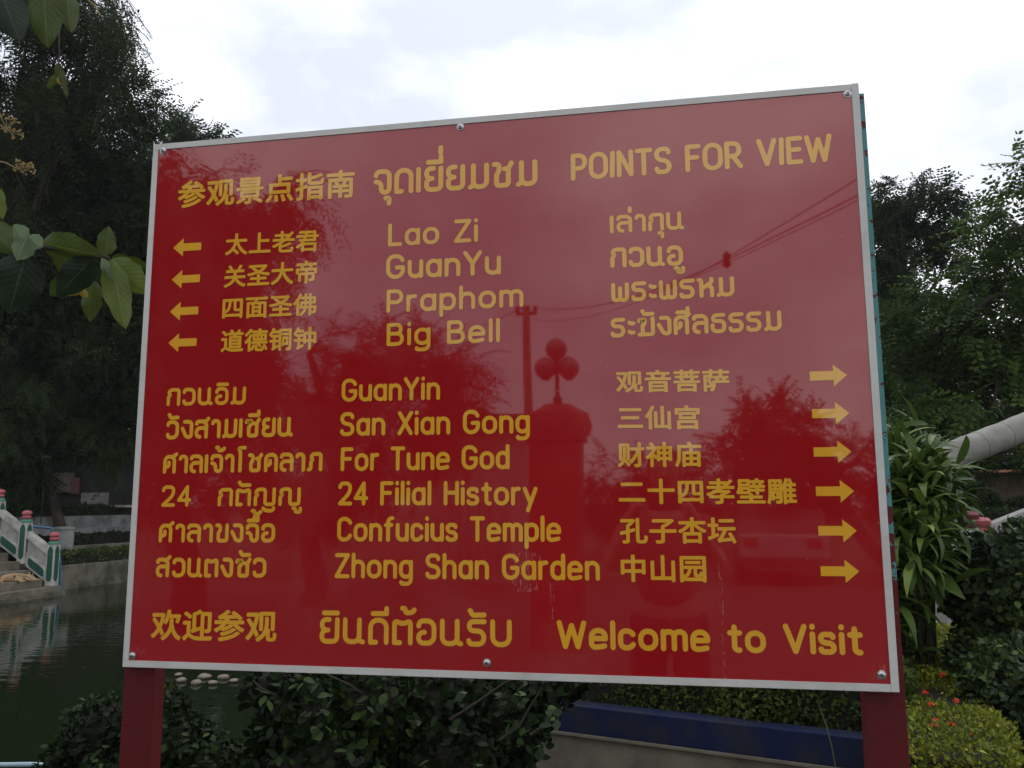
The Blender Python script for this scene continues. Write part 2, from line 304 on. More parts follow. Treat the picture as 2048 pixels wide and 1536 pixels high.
# stroke letters, a loopless rounded hand: each stroke is a centreline whose corners are rounded (an 's' keeps a corner sharp)
G = {}
def gl(s):
    for ln in s.strip().split('\n'):
        ch, w_, body = ln.strip().split(None, 2); G[ch] = (float(w_), body)
gl('''P 4.7 0,0 0,8.6;r2.4 0,8.6s 4.7,8.6 4.7,3.7 0,3.7s
O 5.8 r2.9c 0,0 5.8,0 5.8,8.6 0,8.6
I 0.3 0,0 .3,8.6
N 4.7 0,0 0,8.6 4.7,0 4.7,8.6
T 5 0,8.6 5,8.6;2.5,8.6 2.5,0
S 4.8 r2.1 4.6,7.2 4.6,8.6 0,8.6 0,4.7 4.8,4 4.8,0 0,0 0,1.3
F 4.2 0,0 0,8.6 4.2,8.6;0,4.5 3.6,4.5
R 5 0,0 0,8.6;r2.3 0,8.6s 4.6,8.6 4.6,3.9 0,3.9s;2.2,3.9 5,0
V 5.6 0,8.6 2.8,0 5.6,8.6
E 4.3 4.3,8.6 0,8.6 0,0 4.3,0;0,4.5 3.8,4.5
W 8.2 0,8.6 2,0 4.1,7.6 6.2,0 8.2,8.6
L 4 0,8.6 0,0 4,0
Z 5 0,8.6 5,8.6 0,0 5,0
G 5.6 r2.9 5.4,6.9 4.8,8.6 0,8.6 0,0 5.6,0 5.6,3.9s 3.3,3.9
Y 5.4 0,8.6 2.7,4.2 5.4,8.6;2.7,4.2 2.7,0
B 4.9 r2 0,0s 0,8.6s 4.4,8.6 4.4,4.6 0,4.6s;r2.2 2,4.6s 4.9,4.6 4.9,0 0,0s
X 5 0,8.6 5,0;5,8.6 0,0
H 5 0,0 0,8.6;5,0 5,8.6;0,4.5 5,4.5
C 5.2 r2.9 5.2,6.9 4.5,8.6 0,8.6 0,0 4.5,0 5.2,1.7
a 4.4 r2.2c 0,0 4.4,0 4.4,6 0,6;4.4,6 4.4,0
o 4.8 r2.4c 0,0 4.8,0 4.8,6 0,6
i 0 0,0 0,6;0,8.5 0,8.7
u 4.3 r2.1 0,6 0,0 4.3,0 4.3,3;4.3,6 4.3,0
n 4.3 0,0 0,6;r2.1 0,3 0,6 4.3,6 4.3,0
r 2.5 0,0 0,6;r2 0,3.3 0,6 2.5,6
p 4.5 r2.2c 0,0 4.5,0 4.5,6 0,6;0,6 0,-2.8
h 4.3 0,0 0,8.8;r2.1 0,3 0,6 4.3,6 4.3,0
m 7 0,0 0,6;r1.7 0,3 0,6 3.5,6 3.5,0;r1.7 3.5,3 3.5,6 7,6 7,0
g 4.4 r2.2c 0,0 4.4,0 4.4,6 0,6;r1.9 4.4,6 4.4,-2.8 0.3,-2.8 .2,-2.2
e 4.6 r2.3 0,3.1s 4.6,3.1s 4.6,6 0,6 0,0 2.6,0 4.3,.5
l 0 0,0 0,8.8
d 4.4 r2.2c 0,0 4.4,0 4.4,6 0,6;4.4,8.8 4.4,0
s 3.8 r1.5 3.6,5.1 3.6,6 0,6 0,3.3 3.8,2.8 3.8,0 0,0 0,.9
t 3 r1.2 1.4,8 1.4,0 2.9,0;0,6 3,6
y 4.6 0,6 2.3,0.4;4.6,6 1.3,-2.8
f 3 r1.7 1.1,0 1.1,8.8 3,8.8;0,6 2.6,6
c 4.1 r2.4 4.1,4.8 3.5,6 0,6 0,0 3.5,0 4.1,1.2
2 4.6 r2.3 0,7 0,8.6 4.6,8.6 4.6,4.8 0,0s 4.8,0
4 4.9 3.7,0 3.7,8.6 0,2.3 4.9,2.3
ก 4.3 r.9 0,0 0,3.1 .9,3.8 0,4.7 .8,6 4.3,6 4.3,0
ข 4.1 r.8 0,6 1.4,6 1.4,3.9 .7,3.2 .7,0 4.2,0 4.2,6
ช 4.8 r.8 0,6 1.4,6 1.4,3.9 .7,3.2 .7,0 4.1,0 4.1,4.3;3,4.6 4.1,4.6 5,6.1
ซ 5 r.7 0,5.2 .3,6 1.1,5.1 1.9,6 2,4.2 1,3.3s 1,0 4.3,0 4.3,4.3;3.2,4.6 4.3,4.6 5.2,6.1
ฆ 5 r.7 0,5.2 .3,6 1.1,5.1 1.9,6 2,4.2 1.2,3.3s 1.2,0 5,0 5,6;0,0 1.6,0
ค 4.4 r1.8 0,0 0,6 4.4,6 4.4,0;r.6 0,1.6 1.9,2.3 1.8,3.7
ศ 4.6 r1.8 0,0 0,6 4.2,6 4.2,0;r.6 0,1.6 1.9,2.3 1.8,3.7;3.2,5.7 5,7
ง 3.9 r1.4 .9,6 3.9,6 3.9,0 1.8,0 0,3.4
จ 4.1 r1.5 0,4.9 0,6 4.1,6 4.1,0 1.6,0 1.6,3.1 0,3.1
ญ 6.7 r.9 0,0 0,3.1 .9,3.8 0,4.7 .8,6 3.5,6 3.5,0 6.7,0 6.7,6;r.8 2.9,-1.6 3.7,-2.5 6.3,-2.6 6.7,-1.5
ฎ 6.7 r.9 0,0 0,3.1 .9,3.8 0,4.7 .8,6 3.5,6 3.5,0 6.7,0 6.7,6
ด 4.4 r2 1.5,0 0,0s 0,6 4.4,6 4.4,0
ต 4.4 r1 1.5,0 0,0s 0,6 2.2,5 4.4,6 4.4,0
ธ 4.2 r1.5 4,6.1 .4,6 .2,3.9 4.2,3.8 4.2,0 0,0 0,2.3
ร 4.1 r1.6 4.1,6 .1,6 .1,3.6 4,3.4 4,0 0,0 0,.9
น 4.9 r1.7 0,6 0,0 4,0 4,2.2;r.6 4,6 4,.3 5,0
พ 5 r1.1 0,6 0,0 2.5,0 2.5,4.6;r1.1 2.5,4.6 2.5,0 5,0 5,6
ภ 5 r.9 0,0 .9,0 .9,3.1 1.7,3.8 .9,4.7 1.6,6 5,6 5,0
ม 4.8 r.7 0,0 .9,.4 .9,6;r1.6 .9,2 .9,0 4.8,0 4.8,6
ย 4.3 r1.3 2,6 0,6 0,3.2 1.7,3.1s 0,3 0,0 4.3,0 4.3,6
บ 4.4 r2 0,6 0,0 4.4,0 4.4,6
ล 4.4 r1.7 0,5.1 0,6 4.4,6 4.4,0;r1.6 4.4,3.4s 0,3.4 0,0 1.5,0
ส 4.7 r1.7 0,5.1 0,6 4.2,6 4.2,0;r1.6 4.2,3.4s 0,3.4 0,0 1.5,0;3.3,5.5 5,7
ว 4.1 r1.9 0,4.9 0,6 4.1,6 4.1,0 0,0 0,1.2
ห 4.6 r.6 0,6 .8,6 .8,0;r1 .8,2.6 3,4 4.7,5.2 4.4,6.2;r1 2.8,3.9 4.5,3.3 4.5,0
อ 4.2 r1.9 0,4.6 0,6 4.2,6 4.2,0 0,0 0,2.9 1.6,2.9
ะ 1.5 r.4 0,4.8 .6,4.3 1.5,4.4;r.4 0,1.3 .6,.8 1.5,.9
า 2.7 r1.3 0,5.1 0,6 2.7,6 2.7,0
เ .2 0,0 0,6
โ 2.8 r.8 2.8,9 0.1,8.9 1,7.4 1,0
ั -4 .2,8.9 .4,8.8;r.3 .6,8.2 1.1,7.7 4,7.8
ิ -4 0.2,7.8 4,7.8
ี -4 0.2,7.8 4,7.8 4,9.2
ื -4 0.2,7.8 4,7.8 4,9.2;2.5,7.8 2.5,9.1
่ -4 3.9,8.1 3.9,9.5
้ -4 r.5 1.7,9.3 2.5,9.4 2.6,8.1 4.4,8.2 5,8.9
ุ -4 r.4 3,-1.7 4,-1.7 4,-3.2
ู -4 r.5 2.1,-1.6 2.9,-1.7 2.9,-3.1 4.6,-3.1 4.6,-1.7''')
def round_path(pts, R, closed):
    """pts: (x, y, sharp) -> list of runs; a sharp corner ends one run and starts the next"""
    k = len(pts); res = []; run = []
    idx = range(k)
    for i in idx:
        x, y, s = pts[i]; p = np.array((x, y))
        if not closed and (i == 0 or i == k-1): run.append(p); continue
        a = np.array(pts[i-1][:2]); b = np.array(pts[(i+1) % k][:2]); la = np.linalg.norm(a-p); lb = np.linalg.norm(b-p)
        if s or R <= 0:
            run.append(p); res.append(run); run = [p]; continue
        ea = (not closed and i-1 == 0) or pts[i-1][2]; eb = (not closed and i+1 == k-1) or pts[(i+1) % k][2]
        d = min(R, la*(1 if ea else .5), lb*(1 if eb else .5)); A = p+(a-p)/la*d; B = p+(b-p)/lb*d
        for t in np.linspace(0, 1, 9):
            c1 = A+(p-A)*.56; c2_ = B+(p-B)*.56
            run.append((1-t)**3*A+3*(1-t)**2*t*c1+3*(1-t)*t*t*c2_+t**3*B)
    if closed: run.append(run[0])
    res.append(run); return res
def stroke_poly(run, T):
    q = [run[0]]
    for p in run[1:]:
        if np.linalg.norm(p-q[-1]) > 1e-4: q.append(p)
    q = np.array(q); h = T/2
    d = np.diff(q, axis=0); d /= np.linalg.norm(d, axis=1, keepdims=True)
    V = []; F = []
    for i, p in enumerate(q):
        t = d[max(i-1, 0)]+d[min(i, len(d)-1)]; t = t/max(np.linalg.norm(t), 1e-6); nn = np.array((-t[1], t[0]))
        V += [p+nn*h, p-nn*h]
        if i: o = 2*i; F.append((o-2, o-1, o+1, o))
    closed = np.linalg.norm(q[0]-q[-1]) < 1e-3
    if not closed:
        for e, dr in ((0, -d[0]), (len(q)-1, d[-1])):
            a0 = math.atan2(dr[1], dr[0]); o = len(V)
            V += [q[e]+h*np.array((math.cos(a0+math.pi*(j/8-.5)), math.sin(a0+math.pi*(j/8-.5)))) for j in range(9)]
            F.append(tuple(range(o, o+9)))
    return V, F
ABOVE = 'ัิีื'; TONE = '่้'; BELOW = 'ุู'
def text_strokes(s, thai):
    x = 0; lastw = 4; prevx = 0; hasab = False; runs = []; T = 1.5 if not thai else 1.3; ci = -1
    s2 = s.replace('ญู', 'ฎู')
    for ch in s2:
        if ch == ' ': x += 4.6; continue
        w_, body = G[ch]; ox = x; oy = 0
        if ch in ABOVE+TONE+BELOW:
            ox = prevx+lastw-4
            if ch in TONE and hasab: oy = 2.3
            if ch in ABOVE: hasab = True
        else:
            prevx = x; lastw = w_; hasab = False; ci += 1; x += w_+T+(1.0 if not thai else .95)
        for st in body.split(';'):
            runs.append((ci, st.strip(), ox, oy))
    return runs, x-T-(1.0 if not thai else .95), T
TEXTS = [
('C','参观景点指南',-0.8205,-0.1848,-0.3265,-0.1889,0.0763),
('T','จุดเยี่ยมชม',-0.2758,-0.1869,0.1453,-0.1920,0.0680),
('L','POINTS FOR VIEW',0.2274,-0.1860,0.8343,-0.1842,0.0686),
('C','太上老君',-0.6772,-0.3217,-0.4196,-0.3254,0.0587),
('C','关圣大帝',-0.6772,-0.4085,-0.4211,-0.4079,0.0607),
('C','四面圣佛',-0.6773,-0.4920,-0.4199,-0.4921,0.0589),
('C','道德铜钟',-0.6773,-0.5781,-0.4179,-0.5796,0.0596),
('L','Lao Zi',-0.2350,-0.3238,-0.0041,-0.3250,0.0597),
('L','GuanYu',-0.2388,-0.4083,0.0532,-0.4111,0.0636),
('L','Praphom',-0.2360,-0.4939,0.1082,-0.4939,0.0589),
('L','Big Bell',-0.2345,-0.5779,0.0504,-0.5781,0.0580),
('T','เล่ากุน',0.3190,-0.3245,0.4925,-0.3250,0.0442),
('T','กวนอู',0.3184,-0.4092,0.4880,-0.4126,0.0493),
('T','พระพรหม',0.3189,-0.4938,0.6015,-0.4918,0.0473),
('T','ระฆังศีลธรรม',0.3154,-0.5785,0.7022,-0.5766,0.0468),
('T','กวนอิม',-0.8206,-0.7117,-0.6022,-0.7131,0.0461),
('T','วังสามเซียน',-0.8176,-0.7980,-0.4731,-0.7962,0.0492),
('T','ศาลเจ้าโชคลาภ',-0.8206,-0.8845,-0.3927,-0.8829,0.0475),
('L','24',-0.8199,-0.9674,-0.7384,-0.9671,0.0538),
('T','กตัญญู',-0.6664,-0.9669,-0.4468,-0.9665,0.0458),
('T','ศาลาขงจื้อ',-0.8221,-1.0559,-0.5103,-1.0547,0.0468),
('T','สวนตงซัว',-0.8251,-1.1411,-0.5298,-1.1388,0.0482),
('L','GuanYin',-0.3479,-0.7132,-0.0974,-0.7144,0.0575),
('L','San Xian Gong',-0.3495,-0.7975,0.1217,-0.7998,0.0587),
('L','For Tune God',-0.3460,-0.8834,0.0728,-0.8830,0.0581),
('L','24 Filial History',-0.3503,-0.9657,0.1387,-0.9675,0.0578),
('L','Confucius Temple',-0.3505,-1.0518,0.1925,-1.0506,0.0590),
('L','Zhong Shan Garden',-0.3545,-1.1378,0.2794,-1.1365,0.0591),
('C','观音菩萨',0.3248,-0.7090,0.5821,-0.7130,0.0526),
('C','三仙宫',0.3270,-0.7951,0.5131,-0.7978,0.0557),
('C','财神庙',0.3251,-0.8817,0.5141,-0.8829,0.0576),
('C','二十四孝壁雕',0.3252,-0.9655,0.7154,-0.9671,0.0578),
('C','孔子杏坛',0.3262,-1.0540,0.5829,-1.0530,0.0588),
('C','中山园',0.3265,-1.1387,0.5149,-1.1376,0.0604),
('C','欢迎参观',-0.8293,-1.2928,-0.4972,-1.2896,0.0749),
('T','ยินดีต้อนรับ',-0.3881,-1.2901,0.0762,-1.2873,0.0617),
('L','Welcome to Visit',0.1796,-1.2881,0.8350,-1.2851,0.0635),
]
def stroke_text(parent, kind, s, x0, z0, x1, z1, h):
    runs, wd, T = text_strokes(s, kind == 'T'); thai = kind == 'T'; capH = 6+T if thai else 8.6+T
    th = h*(.2 if thai else .163)*(.93 if h > .06 and thai else 1)*(1.13 if s.startswith('Wel') else 1)
    sx = (x1-x0-th)/wd; sy = (h-th)/(6 if thai else 8.6); R0 = (sx+sy)/2
    for c in range(runs[-1][0]+1):
        V = []; F = []; k = 0
        for ci, st, ox, oy in runs:
            if ci != c: continue
            R = 0; closed = False
            if st[0] == 'r':
                hd, st = st.split(' ', 1); closed = hd.endswith('c'); R = float(hd[1:].rstrip('c'))
            pts = []
            for tk in st.split():
                sh = tk.endswith('s'); a, b = tk.rstrip('s').split(','); pts.append(((float(a)+ox)*sx, (float(b)+oy)*sy, sh))
            for rn in round_path(pts, R*R0, closed):
                v, f = stroke_poly(rn, th); o = len(V); zz = -.0006-.00004*k; k += 1
                for p in v:
                    X = p[0]+th/2; V.append((x0+X, zz, z0+(z1-z0)*(X/(x1-x0))+p[1]+th/2))
                F += [tuple(i+o for i in q) for q in f]
        me = bpy.data.meshes.new('letter'); me.from_pydata(V, [], F); me.update()
        bm = bmesh.new(); bm.from_mesh(me)
        for f in bm.faces:
            if f.normal.y > 0: f.normal_flip()
        bm.to_mesh(me); bm.free()
        link('letter', me, M['letter'], parent).location.z = ZT
def cjk_text(parent, s, x0, z0, x1, z1, h):
    c = bpy.data.curves.new('t', 'FONT'); c.body = s; c.resolution_u = 3; c.space_character = 1.04
    o = bpy.data.objects.new('t', c); col.objects.link(o)
    dg = bpy.context.evaluated_depsgraph_get(); me = bpy.data.meshes.new_from_object(o.evaluated_get(dg))
    bpy.data.objects.remove(o); bpy.data.curves.remove(c)
    v = np.zeros(len(me.vertices)*3, np.float32); me.vertices.foreach_get('co', v); v = v.reshape(-1, 3)
    faces = [tuple(p.vertices) for p in me.polygons]; bpy.data.meshes.remove(me)
    e = .027; a0, a1 = v[:, 0].min()-e, v[:, 0].max()+e; b0 = v[:, 1].min()-e; b1 = v[:, 1].max()+e
    offs = [(0, 0)]+[(e*math.cos(math.pi*k/4), e*math.sin(math.pi*k/4)) for k in range(8)]
    n = len(s); adv = (a1-a0)/n; fc = [min(n-1, int((v[list(q), 0].mean()-a0)/adv)) for q in faces]
    for c in range(n):
        V = []; F = []; ff = [q for q, k in zip(faces, fc) if k == c]; used = sorted({i for q in ff for i in q}); ix = {i: j for j, i in enumerate(used)}
        for j, (dx, dy) in enumerate(offs):
            o_ = len(V)
            for i in used:
                p = v[i]; X = (p[0]+dx-a0)/(a1-a0)*(x1-x0); V.append((x0+X, -.0006-.00005*j, z0+(z1-z0)*X/(x1-x0)+(p[1]+dy-b0)/(b1-b0)*h))
            F += [tuple(ix[i]+o_ for i in q) for q in ff]
        me = bpy.data.meshes.new('character'); me.from_pydata(V, [], F); me.update()
        if me.polygons[0].normal.y > 0: me.flip_normals()
        link('character', me, M['letter'], parent).location.z = ZT

sign = empty('information_sign', (0, 0, 0), label='large red board with yellow Chinese, Thai and English lettering on two maroon posts', cat='sign')
board = MB().box(-BW/2+.004, BW/2-.004, 0, .008, -BH+.004, -.004).build('board', M['acrylic'], sign); board.location.z = ZT
for t in TEXTS:
    if t[0] == 'C': cjk_text(sign, *t[1:])
    else: stroke_text(sign, *t)
def arrow(x0, z0, x1, z1):
    s = 1 if x1 > x0 else -1; hh = .0247; sh = .0103; L_ = abs(x1-x0); hd = .029
    pl = [(0, -sh), (L_-hd, -sh), (L_-hd, -hh), (L_, 0), (L_-hd, hh), (L_-hd, sh), (0, sh)]
    pl = [(u*s, v) for u, v in pl]
    if s < 0: pl = pl[::-1]
    o = MB().prism(pl, .0007, (x0, -.0001, z0), (1, 0, 0), (0, 0, 1)).build('arrow', M['letter'], sign); o.location.z = ZT
for a in ((-.7459, -.2923, -.8257, -.2914), (-.7451, -.3786, -.8251, -.3780), (-.7450, -.4642, -.8250, -.4637), (-.7453, -.5474, -.8248, -.5481),
          (.7566, -.6832, .8357, -.6821), (.7571, -.7679, .8355, -.7673), (.7559, -.8530, .8353, -.8518), (.7561, -.9391, .8357, -.9396), (.7563, -1.0244, .8362, -1.0262), (.7568, -1.1106, .8359, -1.1106)):
    arrow(*a)
# aluminium angle strips round the edge: face flange in front, lip along the side
FW = .0155
def strip(x0, x1, z0, z1):
    o = MB().box(x0, x1, -.0026, -.0006, z0, z1, .0004)
    if x1-x0 > z1-z0: zz = (z1-.0012, z1+.001) if z1 > -.1 else (z0-.001, z0+.0012); o.box(x0+.0005, x1-.0005, -.0005, .022, *zz)
    else: xx = (x0-.001, x0+.0012) if x0 < 0 else (x1-.0012, x1+.001); o.box(*xx, -.0005, .022, z0+.0005, z1-.0005)
    o = o.build('frame_strip', M['frame'], sign); o.location.z = ZT
strip(-BW/2, BW/2-FW-.0006, -FW, 0); strip(BW/2-FW, BW/2, -BH, 0.0012); strip(-BW/2, -BW/2+FW, -BH+FW+.0006, -FW-.0006); strip(-BW/2, BW/2-FW-.0006, -BH, -BH+FW)
# pan-head screws with a washer and a cross recess
def screw(x, z, a):
    r = .0074; b = MB().lathe([(r*1.25, 0), (r*1.25, .0012), (r*1.0, .0014), (r*.97, .003), (r*.8, .0046), (r*.45, .0056), (.0004, .0058)], 24)
    o = b.build('screw', M['steel'], sign, True); o.rotation_euler = (math.pi/2, a, 0); o.location = (x, -.0008, ZT+z)
    c = MB().box(-.0036, .0036, -.0007, .0007, .0050, .0061).box(-.0007, .0007, -.0036, .0036, .00501, .00615).build('cross_recess', M['black'], o)
for k, (x, z) in enumerate([(-.8709, -.0152-.0035), (-.0497, -.0228), (.8755, -.0224), (-.8827+.008, -1.3305), (.0183, -1.3221), (.8676, -1.3229)]): screw(x, z, .4*k)
# posts and rails behind
for x0, x1 in ((-.912, -.828), (.836, .918)):
    MB().box(x0, x1, .024, .069, -.1, ZT-.012, .002).build('post', M['post'], sign)
for z in (ZT-.25, ZT-BH+.2): MB().box(-.826, .834, .024, .056, z-.02, z+.02, .002).build('rail', M['post'], sign)

# ------------------------------------------------------------------ ground and water
WATER = -.6
A0 = onz(125, 1180, WATER)
def pond(x, y):                     # signed: >0 inside the basin
    return min(x-A0.x if y > A0.y-.2 else x+29, y-2.6, 34-y, (0.15 if y < 6 else 3.2)-x)
gx = np.concatenate([[-400, -150, -60, -30, -20, -14], np.arange(-12.3, 6, .3), [8, 11, 16, 25, 50, 150, 400]])
gy = np.concatenate([[-400, -150, -60, -30, -15, -8, -4, -1, 1], np.arange(1.9, 7, .3), np.arange(7, 36, 1.0), [40, 50, 70, 150, 400]])
V = []
for y in gy:
    for x in gx:
        d = pond(x, y); z = 0.0
        if d > 0: z = -1.3
        elif x < A0.x-3.2 and y > 5: z = 1.05
        elif x < A0.x: z = -.05
        elif y > 34: z = .9
        if d <= 0 and y > 0: z += .02*math.sin(x*3.1)*math.cos(y*2.3)
        if x > 3.2 and y > 7: z = -.1
        V.append((x, y, z))
nx_ = len(gx); F = [(j*nx_+i, j*nx_+i+1, (j+1)*nx_+i+1, (j+1)*nx_+i) for j in range(len(gy)-1) for i in range(nx_-1)]
me = bpy.data.meshes.new('ground'); me.from_pydata(V, [], F); me.update()
tag(link('ground', me, M['earth']), kind='structure')
def water_mat():
    m = mat('water', (.008, .013, .005), .03, spec=.4); n = m.node_tree.nodes; l = m.node_tree.links; p = n['Principled BSDF']
    t = n.new('ShaderNodeTexCoord'); mp = n.new('ShaderNodeMapping'); mp.inputs['Scale'].default_value = (.7, 2.2, 1)
    x = n.new('ShaderNodeTexNoise'); x.inputs['Scale'].default_value = 2.4; x.inputs['Detail'].default_value = 3
    b = n.new('ShaderNodeBump'); b.inputs['Strength'].default_value = .05; b.inputs['Distance'].default_value = .1
    l.new(t.outputs['Object'], mp.inputs[0]); l.new(mp.outputs[0], x.inputs[0]); l.new(x.outputs[0], b.inputs['Height']); l.new(b.outputs[0], p.inputs['Normal'])
    p.inputs['IOR'].default_value = 1.33; return m
me = bpy.data.meshes.new('pond_water'); me.from_pydata([(-30, 2.3, WATER), (3.6, 2.3, WATER), (3.6, 34.5, WATER), (-30, 34.5, WATER)], [], [(0, 1, 2, 3)]); me.update()
tag(link('pond_water', me, water_mat()), kind='structure')
tag(MB().box(-30, 30, -14, -.9, -.05, .03).build('pavement', M['pave']), kind='structure')

# ------------------------------------------------------------------ trees
def crown_mesh(clumps, kind, per, size, name='crown', seed=1, droop=.3, core=.5):
    """clumps: (centre, radius, squash). Leaf sprays over each clump's shell, thinner inside"""
    T, TF = {'comp': spray_T(7, .26, .085, seed=seed), 'broad': spray_T(5, .30, .13, droop=.35, seed=seed), 'fine': spray_T(9, .30, .035, droop=.5, seed=seed), 'big': spray_T(2, .8, .42, seed=seed)}[kind]
    P = []; D = []; Nn = []; S = []; Tn = []
    for c, r, sq in clumps:
        n = int(per*(r/1.0)**2); v = sph(n)
        # cluster the directions so that the outline is lumpy
        k = max(6, int(n/26)); cc = sph(k); near = cc[rng.integers(0, k, n)]; v = norm(v*.34+near)
        rad = r*np.where(rng.random(n) < core, .45+.5*rng.random(n)**.6, .86+.26*rng.random(n))*(1+.18*np.sin(near[:, 0]*7+near[:, 2]*5+r*9))
        p = v*rad[:, None]*np.array([1, 1, sq])+np.array(c)
        d = v+rng.normal(size=(n, 3))*.55; d[:, 2] -= droop
        P.append(p); D.append(d); Nn.append(np.array([0, 0, 1.])+rng.normal(size=(n, 3))*.35+v*.3)
        S.append(size*(.6+.8*rng.random(n))); Tn.append(np.clip(.25*rng.random(n)+.45*np.sin(near @ np.array([3.1, 5.3, 2.7])+r)**2+.2*rng.random(n), 0, 1))
    return scatter(name, T, TF, np.concatenate(P), np.concatenate(D), np.concatenate(Nn), np.concatenate(S), np.concatenate(Tn))
def trunk_mb(base, top, r, limbs, seed):
    r_ = random.Random(seed); b = MB(); base = Vector(base); top = Vector(top)
    pts = [base.lerp(top, i/6)+Vector((r_.uniform(-.12, .12), r_.uniform(-.12, .12), 0))*(1 if 0 < i else 0) for i in range(7)]
    b.tube(pts, [r*1.35]+[r*(1-.11*i) for i in range(1, 7)], 10)
    for i, e in enumerate(limbs):
        s = pts[2+i % 4]; e = Vector(e); m_ = s.lerp(e, .5)+Vector((r_.uniform(-.3, .3), r_.uniform(-.3, .3), r_.uniform(.1, .5)))
        b.tube([s, s.lerp(m_, .6), m_, e.lerp(m_, .4), e], [r*.45, r*.36, r*.27, r*.17, r*.07], 7)
        for q in range(2):
            f = e.lerp(m_, .2)+Vector((r_.uniform(-1, 1), r_.uniform(-1, 1), r_.uniform(-.5, .5)))*(e-m_).length*.18; b.tube([m_, m_.lerp(f, .5)+Vector((0, 0, .15)), f], [r*.16, r*.1, r*.03], 5)
    return b
def tree(name, clumps, kind, leaf, per, size, label, foot, group=None, seed=1, r=.22, droop=.3, core=.5, sq=.85):
    cl = [(c, rr, sq) for c, rr in clumps]; cx = sum(c.x for c, _ in clumps)/len(cl)
    t = empty(name, foot, label=label, cat='tree', group=group)
    F0 = Vector(foot); loc = [(c-F0, rr, s) for c, rr, s in cl]
    cr_ = link('crown', crown_mesh(loc, kind, per, size, seed=seed, droop=droop, core=core), M[leaf], t)
    top = max((c for c, _, _ in loc), key=lambda c: c.z)
    trunk_mb((0, 0, -.3), (top.x*.6, top.y*.6, top.z*.85), r, [c-Vector((0, 0, rr*.3)) for c, rr, _ in loc], seed).build('trunk', M['bark'], t, True)
    return t
def cl(D, *a):          # (px, py, r px) -> clumps about D metres away
    o = []
    for i, q in enumerate(a):
        dd = D+(q[3] if len(q) > 3 else ((i*37) % 11-5)*.15); o.append((at(q[0], q[1], dd), q[2]*dd/FPX))
    return o
def gnd(px, D, z=0):
    p = at(px, 1005, D); return (p.x, p.y, z)
tree('casuarina_tree', cl(23, (-60, -60, 170), (70, -40, 110), (180, 10, 75), (110, 110, 95), (20, 210, 110), (200, 90, 60), (235, 30, 48), (-90, 250, 160), (150, 190, 60), (-60, 450, 140)), 'fine', 'leaf_fine', 125, .95,
     'tall wispy casuarina with drooping needle sprays rising out of the top left of the view', gnd(-60, 23, 1), seed=3, droop=1.3, core=.3)
tree('spreading_tree', cl(26, (200, 240, 80), (262, 215, 50), (120, 300, 110), (240, 320, 90), (70, 420, 130), (200, 430, 130), (285, 400, 85), (20, 330, 90), (290, 540, 120), (100, 560, 130), (330, 700, 170), (380, 450, 80)), 'comp', 'leaf_dark', 420, .6,
     'large dark feathery tree filling the left behind the pond', gnd(300, 26, 1), seed=5, r=.16)
tree('low_branching_tree', cl(24.5, (60, 700, 120), (190, 680, 110), (130, 800, 100), (-20, 820, 130), (40, 880, 70), (220, 820, 90), (240, 620, 90), (-40, 560, 130), (150, 590, 90), (20, 950, 70), (210, 905, 55)), 'comp', 'leaf_dark', 330, .5,
     'dark low branching tree over the terrace left of the board', gnd(128, 24.5, 1), seed=7, r=.13)
tree('feathery_tree', cl(36, (385, 268, 32), (428, 296, 20), (350, 300, 34), (310, 340, 55), (400, 350, 70), (360, 245, 14), (450, 400, 80), (380, 500, 120), (470, 560, 110)), 'comp', 'leaf_dark', 330, .8,
     'distant feathery tree peeping over the upper left corner of the board', gnd(400, 36, 1), seed=9)
tree('round_crowned_tree', cl(27, (1800, 385, 42), (1850, 420, 55), (1780, 440, 50), (1890, 445, 42), (1830, 480, 50), (1765, 560, 50), (1790, 640, 75), (1720, 500, 80), (1740, 700, 90), (1900, 500, 32), (1880, 660, 70), (1810, 560, 36)), 'broad', 'leaf_dark', 700, .46,
     'dark round crowned tree behind, just right of the board', gnd(1790, 27), seed=11)
tree('broadleaf_tree', cl(15.5, (2060, 350, 42), (2030, 430, 62), (1975, 470, 50), (2050, 520, 85), (1950, 560, 65), (1890, 600, 55), (1990, 640, 90), (1850, 670, 60), (1900, 730, 80), (2070, 700, 110), (1830, 770, 60), (1980, 800, 90), (1880, 830, 60), (1800, 700, 36)), 'broad', 'leaf_mid', 620, .42,
     'leafy mid green tree reaching to the right edge of the view', gnd(2150, 15.5), seed=13)
tree('conifer', cl(19, (1830, 720, 50), (1800, 790, 60), (1860, 800, 55), (1800, 860, 60), (1870, 870, 50), (1780, 650, 50), (1940, 880, 60), (2010, 890, 50), (2060, 860, 50)), 'fine', 'leaf_dark', 700, .5,
     'dark conifer with feathery boughs low behind the pale tube', gnd(1850, 19), seed=15, droop=.5)
# trees that stand behind the board
for k, (px, D, rr) in enumerate(((560, 40, 150), (820, 44, 130), (1080, 40, 140), (1330, 42, 130), (1580, 38, 150))):
    tree('background_tree', cl(D, (px, 700, rr), (px-90, 800, rr*.9), (px+100, 790, rr*.9), (px, 900, rr)), 'broad', 'leaf_dark', 90, .9,
         ['far dark tree behind the left quarter of the board','far dark tree behind the board, second from the left','far dark tree behind the middle of the board','far dark tree behind the board, second from the right','far dark tree behind the right quarter of the board'][k], gnd(px, D), group='far trees hidden behind the board', seed=20+k)

